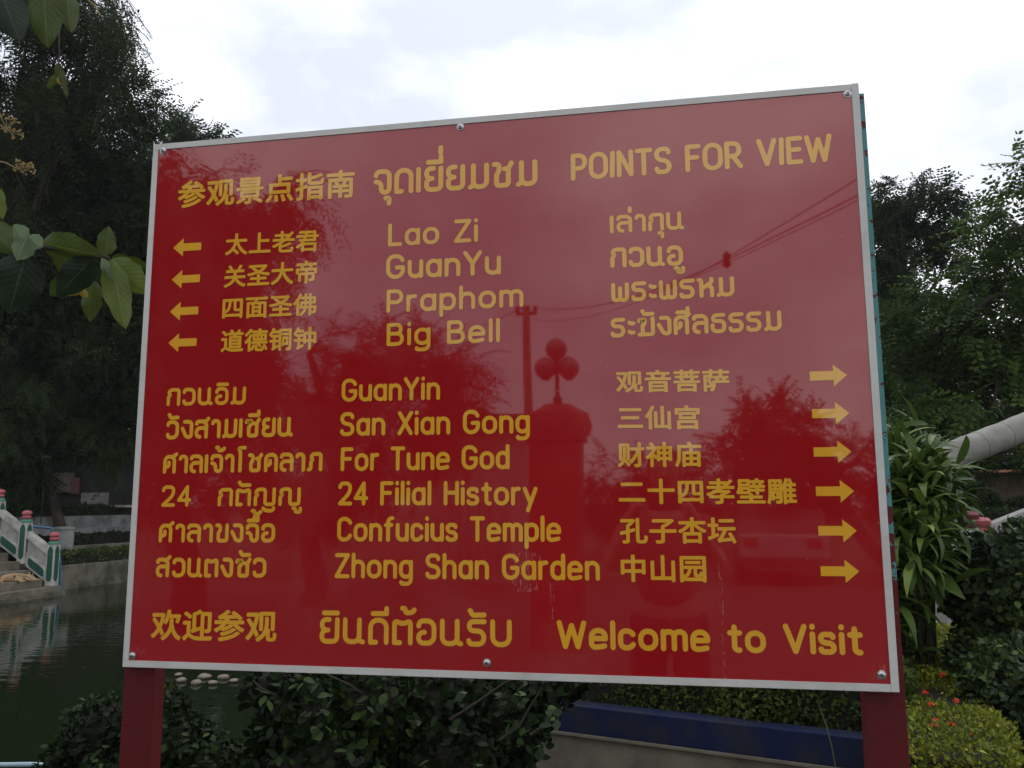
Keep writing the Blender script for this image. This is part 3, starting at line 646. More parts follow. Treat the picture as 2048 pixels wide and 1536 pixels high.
# ------------------------------------------------------------------ hedges and shrubs
def hedge_mesh(pts_fn, n, size, wd=.5, jit=.25, seed=0, bend=.12):
    """pts_fn(n) -> positions, outward normals; single leaves lying over the surface"""
    T, TF = (round_leaf_T if size > .0355 and wd > .55 else leaf_T)(wd, bend); p, nn = pts_fn(n); p = p-nn*(rng.random((n, 1))**1.5)*size*3
    d = rng.normal(size=(n, 3))+nn*.7+np.array([0, 0, .25]); m_ = nn+rng.normal(size=(n, 3))*.55+np.array([0, 0, .4])
    lump = np.sin(p[:, 0]*5.1+p[:, 1]*3.3)*np.sin(p[:, 2]*6.7+p[:, 1]*4.1)*.22
    return scatter('foliage', T, TF, p, d, m_, size*(.6+.8*rng.random(n)), np.clip(rng.random(n)**1.8*.75+.2+lump, 0, 1))
def ell_pts(balls):
    """balls: (centre, (rx, ry, rz))"""
    def fn(n):
        A = np.array([b[1][0]*b[1][2] for b in balls]); A = A/A.sum(); P = []; Q = []
        for (c, r), a in zip(balls, A):
            k = int(n*a)+1; v = sph(k); r = np.array(r); bump = 1+.06*np.sin(v[:, 0:1]*9+v[:, 2:3]*7)+.05*np.sin(v[:, 1:2]*13+v[:, 2:3]*11)
            P.append(v*r*bump+np.array(c)); Q.append(norm(v/r))
        return np.concatenate(P)[:n], np.concatenate(Q)[:n]
    return fn
def box_pts(a, b, w_, z0, z1):
    """a hedge running from a to b (ground points)"""
    a = np.array(a[:2], float); b = np.array(b[:2], float); L_ = np.linalg.norm(b-a); t = (b-a)/L_; s = np.array((t[1], -t[0])); h = z1-z0
    def fn(n):
        ar = np.array([w_*L_, h*L_, h*L_, w_*h, w_*h]); pick = rng.choice(5, n, p=ar/ar.sum()); u = rng.random(n); v = rng.random(n)
        X = u.copy(); S = np.zeros(n); Z = np.zeros(n); nn = np.zeros((n, 3))
        for i in range(5):
            q = pick == i
            if i == 0: S[q] = v[q]-.5; Z[q] = 1; nn[q, 2] = 1
            elif i < 3: S[q] = (-.5, .5)[i-1]; Z[q] = v[q]; nn[q, :2] = s*(-1, 1)[i-1]
            else: X[q] = i-3; S[q] = u[q]-.5; Z[q] = v[q]; nn[q, :2] = t*(-1, 1)[i-3]
        bump = .03*np.sin(X*L_*4)+.025*np.sin(X*L_*9+S*5)
        P = np.zeros((n, 3)); P[:, :2] = a+t*(X*L_)[:, None]+s*(S*w_)[:, None]; P[:, 2] = z0+Z*h; P += nn*bump[:, None]; return P, nn
    return fn
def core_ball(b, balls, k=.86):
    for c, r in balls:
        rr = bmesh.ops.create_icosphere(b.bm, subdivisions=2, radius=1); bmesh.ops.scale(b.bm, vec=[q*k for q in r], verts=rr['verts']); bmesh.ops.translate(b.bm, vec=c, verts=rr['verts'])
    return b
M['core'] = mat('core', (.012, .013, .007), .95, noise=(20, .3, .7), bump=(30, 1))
def shrub(name, balls, leafm, n, size, label, wd=.5, cat='shrub', stems=None, group=None, k=.84):
    o0 = Vector(balls[0][0]); o0.z = 0; t = empty(name, o0, label=label, cat=cat, group=group)
    bl = [((Vector(c)-o0), r) for c, r in balls]
    tag(link('foliage', hedge_mesh(ell_pts(bl), n, size, wd), M[leafm], t), kind='stuff')
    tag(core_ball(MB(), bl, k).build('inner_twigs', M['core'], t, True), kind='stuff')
    if stems:
        for s in stems: MB().tube([Vector(p)-o0 for p in s[0]], s[1], 7).build('stem', M['bark'], t, True)
    return t
def hedge(name, a, b, w_, z0, z1, leafm, n, size, label, flowers=(), wd=.5):
    t = empty(name, (a[0], a[1], 0), label=label, cat='hedge'); A = (0, 0); B = (b[0]-a[0], b[1]-a[1])
    tag(link('foliage', hedge_mesh(box_pts(A, B, w_, z0, z1), n, size, wd), M[leafm], t), kind='stuff')
    d = Vector((B[0], B[1], 0)); L_ = d.length; ang = math.atan2(d.y, d.x)
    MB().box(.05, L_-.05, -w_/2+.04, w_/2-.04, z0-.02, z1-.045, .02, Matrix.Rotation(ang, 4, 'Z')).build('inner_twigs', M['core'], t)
    for f in flowers: flower_head(Vector(f)-t.location, t)
    return t
_fm = []
def flower_head(loc, parent, s=.019):
    if not _fm:
        T, TF = leaf_T(.5, .2); n = 26; v = norm(sph(n)+np.array([0, 0, .5]))
        me = scatter('flower_head', T, TF, v*.3, v, rng.normal(size=(n, 3)), np.full(n, .75), rng.random(n)); me.materials.append(M['red_flower']); _fm.append(me)
    o = bpy.data.objects.new('flower_head', _fm[0]); col.objects.link(o); o.parent = parent; o.location = loc; k = s*random.uniform(.7, 1.25); o.scale = (k, k, k*.7); o.rotation_euler = (random.uniform(-.4, .4), random.uniform(-.4, .4), random.uniform(0, 6))
# far terrace on the left bank: walls step up, hedges between
dirn = Vector((.11, .99, 0)).normalized(); back = Vector((-.99, .11, 0))
def terrace(name, off, z0, z1, m, label, y0=-.3, y1=13, th=.22):
    o = A0+back*off; t = MB().box(y0, y1, 0, th, z0, z1, .012, Matrix.Translation((o.x, o.y, 0)) @ Matrix.Rotation(math.atan2(dirn.y, dirn.x), 4, 'Z')).build(name, M[m]); return tag(t, label, 'wall')
terrace('retaining_wall', 0, -1.3, .0, 'mossy', 'stained brown retaining wall along the edge of the pond')
terrace('low_wall', 1.0, -.2, .42, 'mossy', 'low mossy kerb wall between the two lower hedges of the terrace')
terrace('grey_wall', 2.0, -.2, .86, 'concrete_grey', 'long blue grey wall halfway up the terrace')
terrace('upper_wall', 3.0, 0, 1.20, 'concrete_grey', 'uppermost weathered grey wall of the terrace')
def th_(off, y0, y1): a = A0+back*off+dirn*y0; b = A0+back*off+dirn*y1; return (a.x, a.y), (b.x, b.y)
a, b = th_(.62, -.2, 12); f1 = [onz(235+i*9, 1112+i % 3*4, .22) for i in range(2)]
hedge('clipped_hedge', a, b, .6, -.05, .32, 'leaf_ixora', 16000, .07, 'lowest clipped hedge of the terrace, right above the pond wall')
a, b = th_(1.62, -.2, 12); hedge('clipped_hedge', a, b, .6, .2, .70, 'leaf_hedge', 16000, .07, 'middle clipped hedge of the terrace behind the low kerb wall')
a, b = th_(3.8, -.6, 12); hedge('clipped_hedge', a, b, .9, .9, 1.52, 'leaf_dark', 16000, .09, 'dark hedge along the top of the terrace in front of the house')
# house in the shade of the trees
hs = empty('shaded_house', gnd(150, 30, 1), label='dark house under the trees with a white panel and dark red door', cat='house')
def hbox(nm, px0, px1, py0, py1, D, th, m, p=hs):
    a = at(px0, py1, D); b = at(px1, py0, D); yy = (a.y+b.y)/2-hs.location.y
    return MB().box(a.x-hs.location.x, b.x-hs.location.x, yy, yy+th, a.z-hs.location.z, b.z-hs.location.z, .01).build(nm, M[m], p)
hbox('wall', -120, 330, 905, 1035, 31, .3, 'dark'); hbox('wall_panel', 158, 220, 985, 1018, 30.6, .12, 'white_flat'); hbox('door', 222, 262, 940, 1020, 30.5, .1, 'dark_red')
hbox('wall_panel', 96, 150, 945, 985, 30.6, .1, 'concrete'); hbox('bench', 210, 252, 1010, 1015, 27.5, .4, 'white')
hbox('red_cloth', 140, 160, 955, 988, 29.4, .05, 'dark_red')
hr = hbox('roof', -150, 360, 880, 905, 30.2, 1.6, 'dark')
lp = empty('garden_lamp', gnd(85, 24, 1), label='pale disc shaped garden lamp on a thin pole under the dark trees', cat='lamp'); z_ = at(85, 918, 24).z-1
MB().lathe([(.02, 0), (.02, z_)], 8).build('pole', M['black'], lp); MB().lathe([(.03, 0), (.16, .03), (.15, .09), (.03, .13)], 16, (0, 0, z_)).build('lamp_shade', M['white_flat'], lp, True)

# ------------------------------------------------------------------ bridge stair with balustrade
NB = onz(102, 1172, -.38)                                       # foot of the last newel post
steps = empty('stone_stair', (NB.x, NB.y, 0), label='broad grey stone stair coming down into the pond', cat='stairs')
TR, RI = .33, .2
MB().box(-.3, .24, -4.5, .20, -1.2, -.50, .012).build('step', M['mossy'], steps)
MB().box(-.3, .14, -4.5, .14, -.497, -.385, .012).build('step', M['concrete'], steps)
for i in range(8):
    MB().box(-.8-TR*i, -.13-TR*i, -4.5, -.12, -.382 if i < 2 else -.1+RI*(i-2), -.20+RI*i, .012).build('step', M['concrete'], steps)
bal = empty('balustrade', (NB.x, NB.y, -.38), label='white stair balustrade with green posts and pink lotus caps beside the pond', cat='railing')
def newel(x, z, parent, s=1):
    p = MB().box(-.105*s, .105*s, -.105*s, .105*s, 0, .98*s, .02).build('post', M['white'], parent, loc=(x, 0, z))
    pl = [(-.035, .14), (0, .10), (.035, .14), (.05, .2), (.05, .84), (.035, .9), (0, .95), (-.035, .9), (-.05, .84), (-.05, .2)]
    for k in range(4):
        R_ = Matrix.Rotation(k*math.pi/2, 4, 'Z')
        for off in (0,):
            o = MB().prism([(u*1.45*s, v*s) for u, v in pl], -.008, (0, -.1055*s, 0), (1, 0, 0), (0, 0, 1)).build('green_panel', M['jade'], p); o.matrix_parent_inverse = Matrix.Identity(4); o.rotation_euler.z = k*math.pi/2
    MB().lathe([(.13*s, .98*s), (.135*s, 1.0*s), (.125*s, 1.04*s), (.08*s, 1.06*s)], 8).build('capital', M['jade_light'], p, True)
    MB().lathe([(.06*s, 1.06*s), (.1*s, 1.085*s), (.11*s, 1.115*s), (.085*s, 1.14*s), (.07*s, 1.15*s), (.09*s, 1.165*s), (.115*s, 1.195*s), (.11*s, 1.235*s), (.07*s, 1.265*s), (.02*s, 1.275*s)], 16).build('lotus_cap', M['pink'], p, True)
    return p
DX, DZ = -.80, .52
for k in range(4): newel(DX*k, DZ*k, bal)
for k in range(3):
    x0, z0 = DX*k-.107, DZ*k; x1 = DX*(k+1)+.107; sl = DZ/DX; dx = x1-x0
    def quad(nm, m, a, b, y0, y1, u0=0, u1=1):     # sloping slab between heights a and b above the stair line
        X0 = x0+dx*u0; X1 = x0+dx*u1; Z0 = z0+sl*(X0-DX*k); Z1 = z0+sl*(X1-DX*k)
        return MB().prism([(X0, Z0+a), (X0, Z0+b), (X1, Z1+b), (X1, Z1+a)], y1-y0, (0, y1, 0), (1, 0, 0), (0, 0, 1)).build(nm, M[m], bal)
    quad('handrail', 'white', .68, .84, -.09, .09); quad('panel', 'white_flat', .36, .678, -.035, .035); quad('bottom_rail', 'white', .02, .358, -.06, .06)
    X = [.12, .2, .8, .88, .88, .8, .2, .12]; 
    a_ = []
    for u, v in zip(X, (.10, .06, .06, .10, .22, .26, .26, .22)):
        xx = x0+dx*u; a_.append((xx, z0+sl*(xx-DX*k)+v+.02))
    MB().prism(a_, .012, (0, -.0605, 0), (1, 0, 0), (0, 0, 1)).build('green_panel', M['jade'], bal)
# sleeping dog
def skin_mesh(name, verts, edges, radii, m, parent, sub=2):
    me = bpy.data.meshes.new(name); me.from_pydata(verts, edges, []); me.update(); o = bpy.data.objects.new(name, me); col.objects.link(o)
    md = o.modifiers.new('s', 'SKIN'); md.use_smooth_shade = True
    for v, r in zip(me.skin_vertices[0].data, radii): v.radius = r if hasattr(r, '__len__') else (r, r)
    me.skin_vertices[0].data[0].use_root = True
    o.modifiers.new('u', 'SUBSURF').levels = sub; o.modifiers['u'].render_levels = sub
    dg = bpy.context.evaluated_depsgraph_get(); m2 = bpy.data.meshes.new_from_object(o.evaluated_get(dg)); bpy.data.objects.remove(o); m2.name = name
    m2.materials.clear(); m2.materials.append(m); m2.shade_smooth(); return link(name, m2, None, parent)
M['fur'] = mat('fur', (.42, .29, .17), .9, noise=(7, .3, .7), c2=(.30, .19, .10), bump=(70, .4))
dp = at(34, 1160, 17.9)
dog = empty('sleeping_dog', (NB.x-.36, NB.y-.98, -.21), label='tan short haired dog asleep on its side on the stair', cat='dog'); dog.rotation_euler.z = math.pi/2-.12; dog.scale = (1.2,)*3
DV = [(0, 0, .085), (.16, .01, .09), (.30, 0, .085), (.40, -.02, .07), (.49, -.05, .055), (.57, -.08, .04),       # hip .. chest, neck, head, muzzle
      (-.10, .0, .08), (-.18, -.05, .03), (-.24, -.14, .02), (-.22, -.24, .015),                               # rump, tail
      (.02, -.10, .05), (.10, -.20, .035), (.02, -.30, .02), (.07, -.34, .018),                                # hind leg lower
      (.0, -.08, .1), (.14, -.17, .07), (.09, -.28, .03), (.15, -.31, .02),
      (.32, -.10, .05), (.28, -.21, .03), (.36, -.30, .02), (.40, -.31, .018), (.35, -.10, .09), (.38, -.2, .045), (.47, -.27, .02), (.5, -.28, .018)]
DE = [(0, 1), (1, 2), (2, 3), (3, 4), (4, 5), (0, 6), (6, 7), (7, 8), (8, 9), (0, 10), (10, 11), (11, 12), (12, 13), (0, 14), (14, 15), (15, 16), (16, 17), (2, 18), (18, 19), (19, 20), (20, 21), (2, 22), (22, 23), (23, 24), (24, 25)]
DR = [.085, .08, .095, .055, .06, .03, .07, .02, .014, .008, .05, .03, .017, .016, .05, .03, .017, .016, .035, .022, .015, .014, .035, .022, .015, .014]
skin_mesh('body', DV, DE, DR, M['fur'], dog)
for s in (-1, 1): MB().prism([(0, 0), (.05, .01), (.03, .06)], .008, (.46, -.05+.035*s, .10), (1, 0, 0), (0, s*.4, 1)).build('ear', M['fur'], dog)
MB().lathe([(.004, 0), (.012, .004), (.012, .012), (.003, .018)], 8, (.592, -.088, .035)).build('nose', M['black'], dog)
# concrete drum and blue water pipes behind the balustrade
pc = gnd(131, 22.5); dr = empty('concrete_pillar', (pc[0], pc[1], -.1), label='round grey concrete pillar with pale patches behind the last stair post', cat='pillar')
MB().lathe([(.27, 0), (.27, .5), (.275, .51), (.275, .53), (.27, .54), (.27, .98), (.29, .99), (.29, 1.04), (.1, 1.06)], 24).build('shaft', M['concrete_grey'], dr, True)
def pipe(name, pts, r, m, label, cat='pipe'): return tag(MB().tube(pts, r, 8).build(name, M[m], None, True), label, cat)
pipe('water_pipe', [at(45, 1050, 21), at(72, 1053, 21.2), at(100, 1056, 21.4), at(105, 1058, 21.4), at(106, 1066, 21.4), at(107, 1140, 21.4)], .035, 'pipe_blue', 'blue pipe running level from behind the upper post and bending down')
pipe('water_pipe', [at(112, 1104, 20.3), at(119, 1107, 20.4), at(121, 1140, 20.4), at(119, 1185, 20.3)], .03, 'pipe_blue', 'thick blue pipe going down into the water beside the last stair post')
pipe('water_pipe', [at(114, 1122, 20.1), at(116, 1150, 20.1), at(114, 1178, 20.1)], .018, 'pipe_pale', 'thin pale blue pipe standing next to the last stair post')
pipe('water_pipe', [at(-20, 1530, 5.6), at(60, 1529, 5.5), at(108, 1531, 5.45)], .016, 'pipe_pale', 'pale blue pipe lying across the bottom left corner')
# lumps of stone showing above the water
for i, (px, py, rr, lab) in enumerate(((357, 1349, 11, 'round pale stone in the water, farthest left of the upper ones'), (363, 1360, 13, 'pale stone with a bright top nearest the left post'), (393, 1365, 12, 'duller stone low in the water, left of the middle'), (409, 1353, 13, 'warm pale stone in the middle of the upper ones'),
                               (426, 1365, 13, 'bright topped stone low in the water, right of the middle'), (447, 1354, 13, 'large round pale stone near the dark bush'), (468, 1361, 10, 'small pale stone half hidden by the dark bush'))):
    p = onz(px, py, WATER+.02); D = (p-CAM).length; r = rr*(.62+.09*(i*5 % 4))*D/FPX; b = MB(); bmesh.ops.create_icosphere(b.bm, subdivisions=3, radius=1)
    for v in b.bm.verts: k = 1+.07*math.sin(v.co.x*4+i)+.05*math.sin(v.co.y*5+2*i); v.co = Vector((v.co.x*r*k*1.05, v.co.y*r*k, v.co.z*r*(.45+.05*(i % 3))*k))
    tag(b.build('pond_stone', M['stone'], None, True, loc=p), lab, 'stone', 'stones standing in the pond')
# bright leaf litter on the water
for (px, py, lab) in ((167, 1334, 'small orange leaf floating on the dark pond'), (143, 1171, 'pale block at the foot of the pond wall')):
    p = onz(px, py, WATER+.01)
    if 'leaf' in lab:
        T, TF = LEAF; o = link('floating_leaf', np_mesh('floating_leaf', T*.05, TF, None), M['orange']); o.location = p; tag(o, lab, 'leaf')
    else: tag(MB().box(-.13, .13, -.09, .09, -.05, .1, .02).build('concrete_block', M['stone'], loc=p), lab, 'block')

# ------------------------------------------------------------------ dark growth closing the view at the back
def bush(name, clumps, leaf, per, size, label, seed, kind='comp', group=None):
    c0 = clumps[0][0]; t = empty(name, (c0.x, c0.y, .5), label=label, cat='bush', group=group); o = Vector(t.location)
    link('crown', crown_mesh([(c-o, r, .9) for c, r in clumps], kind, per, size, seed=seed, core=.4), M[leaf], t); return t
LB = ['dark bushes behind the house at the far left edge', 'dark bush mass behind the garden lamp', 'dark bush mass behind the left edge of the board', 'dark bushes far behind the board, left half', 'dark bushes far behind the board, middle', 'dark bushes far behind the board, right half',
      'dark bush mass just right of the board behind the long leaved plant', 'dark bushes behind the timber building', 'dark bushes past the right edge of the view']
for k, (px, D) in enumerate(((-60, 31), (90, 34), (260, 35), (500, 48), (900, 48), (1300, 46), (1780, 29), (1930, 28), (2090, 27))):
    bush('background_bush', cl(D, (px, 880, 110), (px-90, 950, 90), (px+90, 940, 95), (px, 985, 90), (px+40, 790 if k not in (3, 4, 5) else 860, 80), (px-50, 820 if k not in (3, 4, 5) else 870, 70)), 'leaf_dark', 150, .7, LB[k], 40+k, group='dark bushes closing the background')

# ------------------------------------------------------------------ right side: planter, hedges, plants
PL0 = onz(1085, 1404, .35); PL1 = onz(1850, 1492, .35); pd = Vector((PL1.x-PL0.x, PL1.y-PL0.y, 0)); PL_ = pd.length; pa = math.atan2(pd.y, pd.x); pM = Matrix.Rotation(pa, 4, 'Z')
pln = empty('planter', (PL0.x, PL0.y, 0), label='raised planter with a blue painted rim over bare concrete under the board', cat='planter')
MB().box(-.8, PL_+.1, .0, .14, .195, .35, .006, pM).build('blue_rim', M['blue_wall'], pln)
MB().box(-.8, PL_+.1, .012, .16, -.2, .178, .004, pM).build('wall', M['concrete'], pln); MB().box(-.8, PL_+.1, -.012, .15, .1785, .1945, .002, pM).build('ledge', M['concrete'], pln)
MB().box(-.8, PL_+.1, .15, 1.3, -.1, .3, 0, pM).build('soil', M['earth'], pln)
pn = Vector((-pd.y, pd.x, 0)).normalized()
a = PL0-pd.normalized()*.7+pn*.42; b = PL0+pd*.975+pn*.42
fl = [onz(px, py, .66) for px, py in ((1326, 1368), (1334, 1371), (1318, 1375), (1349, 1379), (1390, 1373), (1360, 1371))]
fl = [Vector((q.x, max(q.y, PL0.y+.25), .67 if i < 6 else .5)) for i, q in enumerate(fl)]+[Vector((*(PL0+pd*.58+pn*.13).xy, .53)), Vector((*(PL0+pd*.2+pn*.2).xy, .66)), Vector((*(PL0+pd*.75+pn*.3).xy, .66))]
hedge('ixora_hedge', (a.x, a.y), (b.x, b.y), .5, .30, .655, 'leaf_ixora', 30000, .034, 'clipped green ixora hedge with a few red flowers in the blue rimmed planter', fl)
# golden hedge running away on the right
a = onz(1895, 1600, .35); b = onz(1860, 1262, .35)
fl = [onz(px, py, .56) for px, py in ((1862, 1410), (1912, 1402), (1870, 1440), (1868, 1452), (1905, 1450), (1942, 1470), (1884, 1350), (1850, 1385))]
hedge('golden_hedge', (a.x, a.y), (b.x, b.y), .52, 0, .53, 'leaf_gold', 52000, .028, 'low yellow green hedge dotted with small red flowers at the lower right', fl)
a = onz(1872, 1262, .3); b = onz(1862, 1195, .3)
hedge('red_flowered_hedge', (a.x, a.y), (b.x, b.y), .45, 0, .40, 'leaf_ixora', 12000, .04, 'small hedge with reddish shoots between the white wall and the golden hedge', [onz(1855+i*5, 1290-9*i, .42) for i in range(3)])
pa_ = onz(1800, 1560, .02); pb_ = onz(1835, 1250, .02)
tag(MB().box(0, (pb_-pa_).length, -.32, .22, -.05, .03, 0, Matrix.Translation(pa_) @ Matrix.Rotation(math.atan2(pb_.y-pa_.y, pb_.x-pa_.x), 4, 'Z')).build('path', M['mossy']), kind='structure')
# round clipped shrubs
def ball(px, py, rpx, D, f=1): p = at(px, py, D); r = rpx*D/FPX; return (p, (r, r, r*f))
shrub('round_shrub', [ball(2010, 1175, 116, 5.2, .95), ball(2090, 1130, 95, 5.3), ball(2060, 1220, 80, 5.1)], 'leaf_round', 13000, .047, 'big round dark green shrub at the right edge above the others', .62,
      stems=[([at(2010, 1280, 5.2), (at(2015, 1340, 5.2).x, at(2015, 1340, 5.2).y, 0)], .03)])
shrub('round_shrub', [ball(2055, 1395, 125, 4.4, .92), ball(2105, 1500, 110, 4.3)], 'leaf_round', 15000, .038, 'flat topped dark round shrub in the lower right corner', .62)
shrub('round_shrub', [ball(1950, 1315, 55, 5.0, 1), ball(1975, 1270, 50, 5.1)], 'leaf_round', 5000, .036, 'small dark shrub squeezed between the big round one and the golden hedge', .62)
for i, (px, py, r, D, lb) in enumerate(((1920, 978, 27, 17, 'dark clipped ball shrub on top left of the group by the timber building'), (1922, 1016, 30, 16.5, 'dark clipped ball shrub lowest of the group, behind the pink lotus caps'),
        (1975, 1008, 26, 16, 'dark clipped ball shrub right of the lotus caps'), (1960, 985, 17, 17.5, 'smallest dark clipped ball shrub by the coloured column'), (2040, 1020, 24, 16, 'dark clipped ball shrub near the right edge of the view'))):
    p = at(px, py, D); r_ = r*D/FPX
    shrub('ball_shrub', [(p, (r_, r_, r_*.95))], 'leaf_dark', 2600, .06, lb, .6, stems=[([p-Vector((0, 0, r_*.8)), (p.x, p.y, -.1)], .04)], group='clipped ball shrubs in the garden behind')
for i, (px0, px1, py0, py1, D, lb) in enumerate(((1800, 1905, 1010, 1070, 14, 'dark bank of low shrubs behind the long leaved plant'), (1930, 2090, 1020, 1070, 15.5, 'dark strip of low shrubs below the timber building'))):
    a = at(px0, py0, D); b = at(px1, py0, D); z1 = a.z
    hedge('low_hedge', (a.x, a.y), (b.x, b.y), .9, 0, at(px0, py0, D).z, 'leaf_dark', 9000, .07, lb)
# vine covered bush under the board and the shrub by the left post
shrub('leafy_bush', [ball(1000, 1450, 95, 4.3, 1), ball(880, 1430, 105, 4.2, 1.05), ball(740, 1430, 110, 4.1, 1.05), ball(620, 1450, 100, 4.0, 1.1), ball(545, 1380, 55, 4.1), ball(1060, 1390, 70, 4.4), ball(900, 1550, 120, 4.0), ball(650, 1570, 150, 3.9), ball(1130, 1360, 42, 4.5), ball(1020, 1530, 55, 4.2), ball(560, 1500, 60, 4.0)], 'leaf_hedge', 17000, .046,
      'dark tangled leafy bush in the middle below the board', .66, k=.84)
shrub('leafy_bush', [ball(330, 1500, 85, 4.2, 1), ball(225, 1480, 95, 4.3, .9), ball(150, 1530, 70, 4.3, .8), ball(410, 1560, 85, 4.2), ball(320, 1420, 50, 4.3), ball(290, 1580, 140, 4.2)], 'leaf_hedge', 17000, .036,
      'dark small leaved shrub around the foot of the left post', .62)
T, TF = round_leaf_T(.68, .18)
lm = []
for k in range(6):
    me = np_mesh('leaf', T*np.array([1+.1*k/6, 1, 1]), TF, np.full(len(TF), .45+.11*k)); me.materials.append(M['leaf_hedge']); lm.append(me)
bo = [o for o in col.objects if o.name.startswith('leafy_bush') and o.parent is None]
def bright_leaves(par, pts, s0):
    for px, py, D in pts:
        p = at(px, py, D)
        for j in range(random.choice((1, 2, 3, 3))):
            o = bpy.data.objects.new('leaf', random.choice(lm)); col.objects.link(o); o.parent = par; o.location = p-par.location+Vector((random.uniform(-.02, .02), random.uniform(-.02, .02), random.uniform(-.02, .02)))
            o.rotation_euler = (random.uniform(-.9, .5), random.uniform(-.6, .6), random.uniform(2.2, 4.2)+(j-1)*.9); s = s0*random.uniform(.7, 1.2); o.scale = (s, s, s)
rr = random.Random(4)
bright_leaves(bo[0], [(rr.uniform(500, 1130), rr.uniform(1350, 1530), rr.uniform(3.62, 3.85)) for _ in range(44)]+[(507, 1362, 3.9), (565, 1375, 3.9), (1040, 1390, 4.0), (1050, 1383, 4.0), (1100, 1450, 3.9), (1105, 1430, 3.9)], .055)
bright_leaves(bo[1], [(rr.uniform(110, 440), rr.uniform(1400, 1530), 3.95) for _ in range(20)], .04)
for k, pts in enumerate(([(1000, 1480), (1040, 1450), (1062, 1410), (1085, 1375)], [(900, 1440), (960, 1400), (1010, 1365), (1050, 1350)], [(740, 1400), (700, 1370), (660, 1352), (640, 1340)], [(1060, 1470), (1105, 1440), (1125, 1415)], [(600, 1420), (560, 1395), (520, 1375), (505, 1360)])):
    MB().tube([at(x, y, 3.95)-bo[0].location for x, y in pts], [.008, .006, .005, .003][:len(pts)], 6).build('twig', M['twig'], bo[0], True)
# thin grass stalk leaning in front of the planter
p0 = at(1672, 1540, 3.4); tag(MB().tube([p0, at(1664, 1495, 3.4), at(1652, 1450, 3.42), at(1636, 1405, 3.45)], [.003, .0025, .0022, .0015], 5).build('grass_stalk', leaf_mat('stalk', (.1, .14, .05), (.16, .2, .08)), None, True), 'single thin pale grass stalk leaning in front of the blue planter rim', 'grass')
# long leaved plant beside the board
lance = empty('long_leaved_plant', gnd(1830, 5.6), label='tall bushy plant with long arching light green leaves beside the right edge of the board', cat='plant')
def lance_leaf(bend, wd):
    n = 7; V = []; F = []
    for i in range(n+1):
        t = i/n; a = bend*t; y = math.sin(a)/bend; z = (math.cos(a)-1)/bend; w_ = wd*(math.sin(math.pi*min(1, t**.75*.94+.06)))**.8*.5+.004
        V += [(-w_, y, z+w_*.35), (0, y, z), (w_, y, z+w_*.35)]
        if i: o = 3*i; F += [(o-3, o-2, o+1), (o-3, o+1, o), (o-2, o-1, o+2), (o-2, o+2, o+1)]
    return V, F
lms = []
for k in range(8):
    V, F = lance_leaf(.7+.22*k, .115+.015*(k % 3)); me = np_mesh('leaf', V, F, np.full(len(F), (.15, .5, .7, .3, .9, .55, .4, .8)[k])); me.shade_smooth(); me.materials.append(M['leaf_lance']); lms.append(me)
heads = [(1798, 905, 5.6), (1822, 908, 5.5), (1838, 940, 5.3), (1800, 960, 5.3), (1850, 965, 5.2), (1862, 990, 5.3), (1815, 1010, 5.2), (1850, 1030, 5.1), (1800, 1060, 5.1), (1845, 1075, 5.0), (1848, 1055, 5.2), (1810, 1120, 5.1), (1822, 1112, 5.0), (1785, 1180, 5.1), (1785, 1235, 5.1), (1770, 1000, 5.5), (1770, 1120, 5.4)]
nl = 0
for hx, hy, D in heads:
    h = at(hx, hy, D); lo_ = Vector(lance.location)
    q = h-lo_; MB().tube([(q.x*.35, q.y*.35, -.05), (q.x*.6, q.y*.6, q.z*.5), q], [.018, .013, .009], 6).build('stem', M['twig'], lance, True)
    for j in range(16):
        if nl >= 290: break
        nl += 1; k = rr.randrange(8); o = bpy.data.objects.new('leaf', lms[k]); col.objects.link(o); o.parent = lance
        az = j*2.4+rr.uniform(-.3, .3); el = rr.uniform(-.15, 1.1) if j > 3 else 1.25
        o.location = q+Vector((0, 0, -.012*j+.05)); o.rotation_euler = (el, rr.uniform(-.3, .3), az); s = rr.uniform(.22, .34); o.scale = (s*1.25, s, s)
_T, _F = lance_leaf(1.0, .15); _T = np.array(_T, float); _F = np.array(_F); _n = 1500
_c = np.array([tuple(at(x-6, y+10, D+.2)-Vector(lance.location)) for x, y, D in heads]); _p = _c[rng.integers(0, len(_c), _n)]+rng.normal(size=(_n, 3))*.085; _d = rng.normal(size=(_n, 3))*.8+np.array([0, 0, .25])
tag(link('inner_leaves', scatter('inner_leaves', _T, _F, _p, _d, np.array([0, 0, 1.])+rng.normal(size=(_n, 3))*.4, .2+.12*rng.random(_n), .45*rng.random(_n)), M['leaf_lance'], lance), kind='stuff')
# pale curved tube: an arch of a footbridge, in lengths
tp = [at(1832, 958, 8.7), at(1850, 944, 8.8), at(1905, 912, 9), at(1960, 890, 9.1), at(2010, 871, 9.2), at(2060, 850, 9.3), at(2130, 825, 9.4), at(2230, 800, 9.6), at(2350, 790, 9.8)]
tb = empty('pale_tube', tp[0], label='thick pale grey tube rising in a curve to the right edge of the view', cat='tube')
from mathutils.geometry import interpolate_bezier
def rel(ps, o): return [p-o for p in ps]
for i in range(1, len(tp)-1):
    a, b = tp[i], tp[i+1]; d = (b-a).normalized()
    MB().tube(rel([a+d*.004, a.lerp(b, .5)+Vector((0, 0, .008)), b-d*.004], tp[0]), .152, 28).build('tube_length', M['tube'], tb, True)
    MB().tube(rel([b-d*.02, b+d*.02], tp[0]), .156, 28).build('joint', M['tube'], tb, True)
MB().box(-.14, .12, -.16, .16, -1.6, .10, .03).build('footing', M['white_flat'], tb)
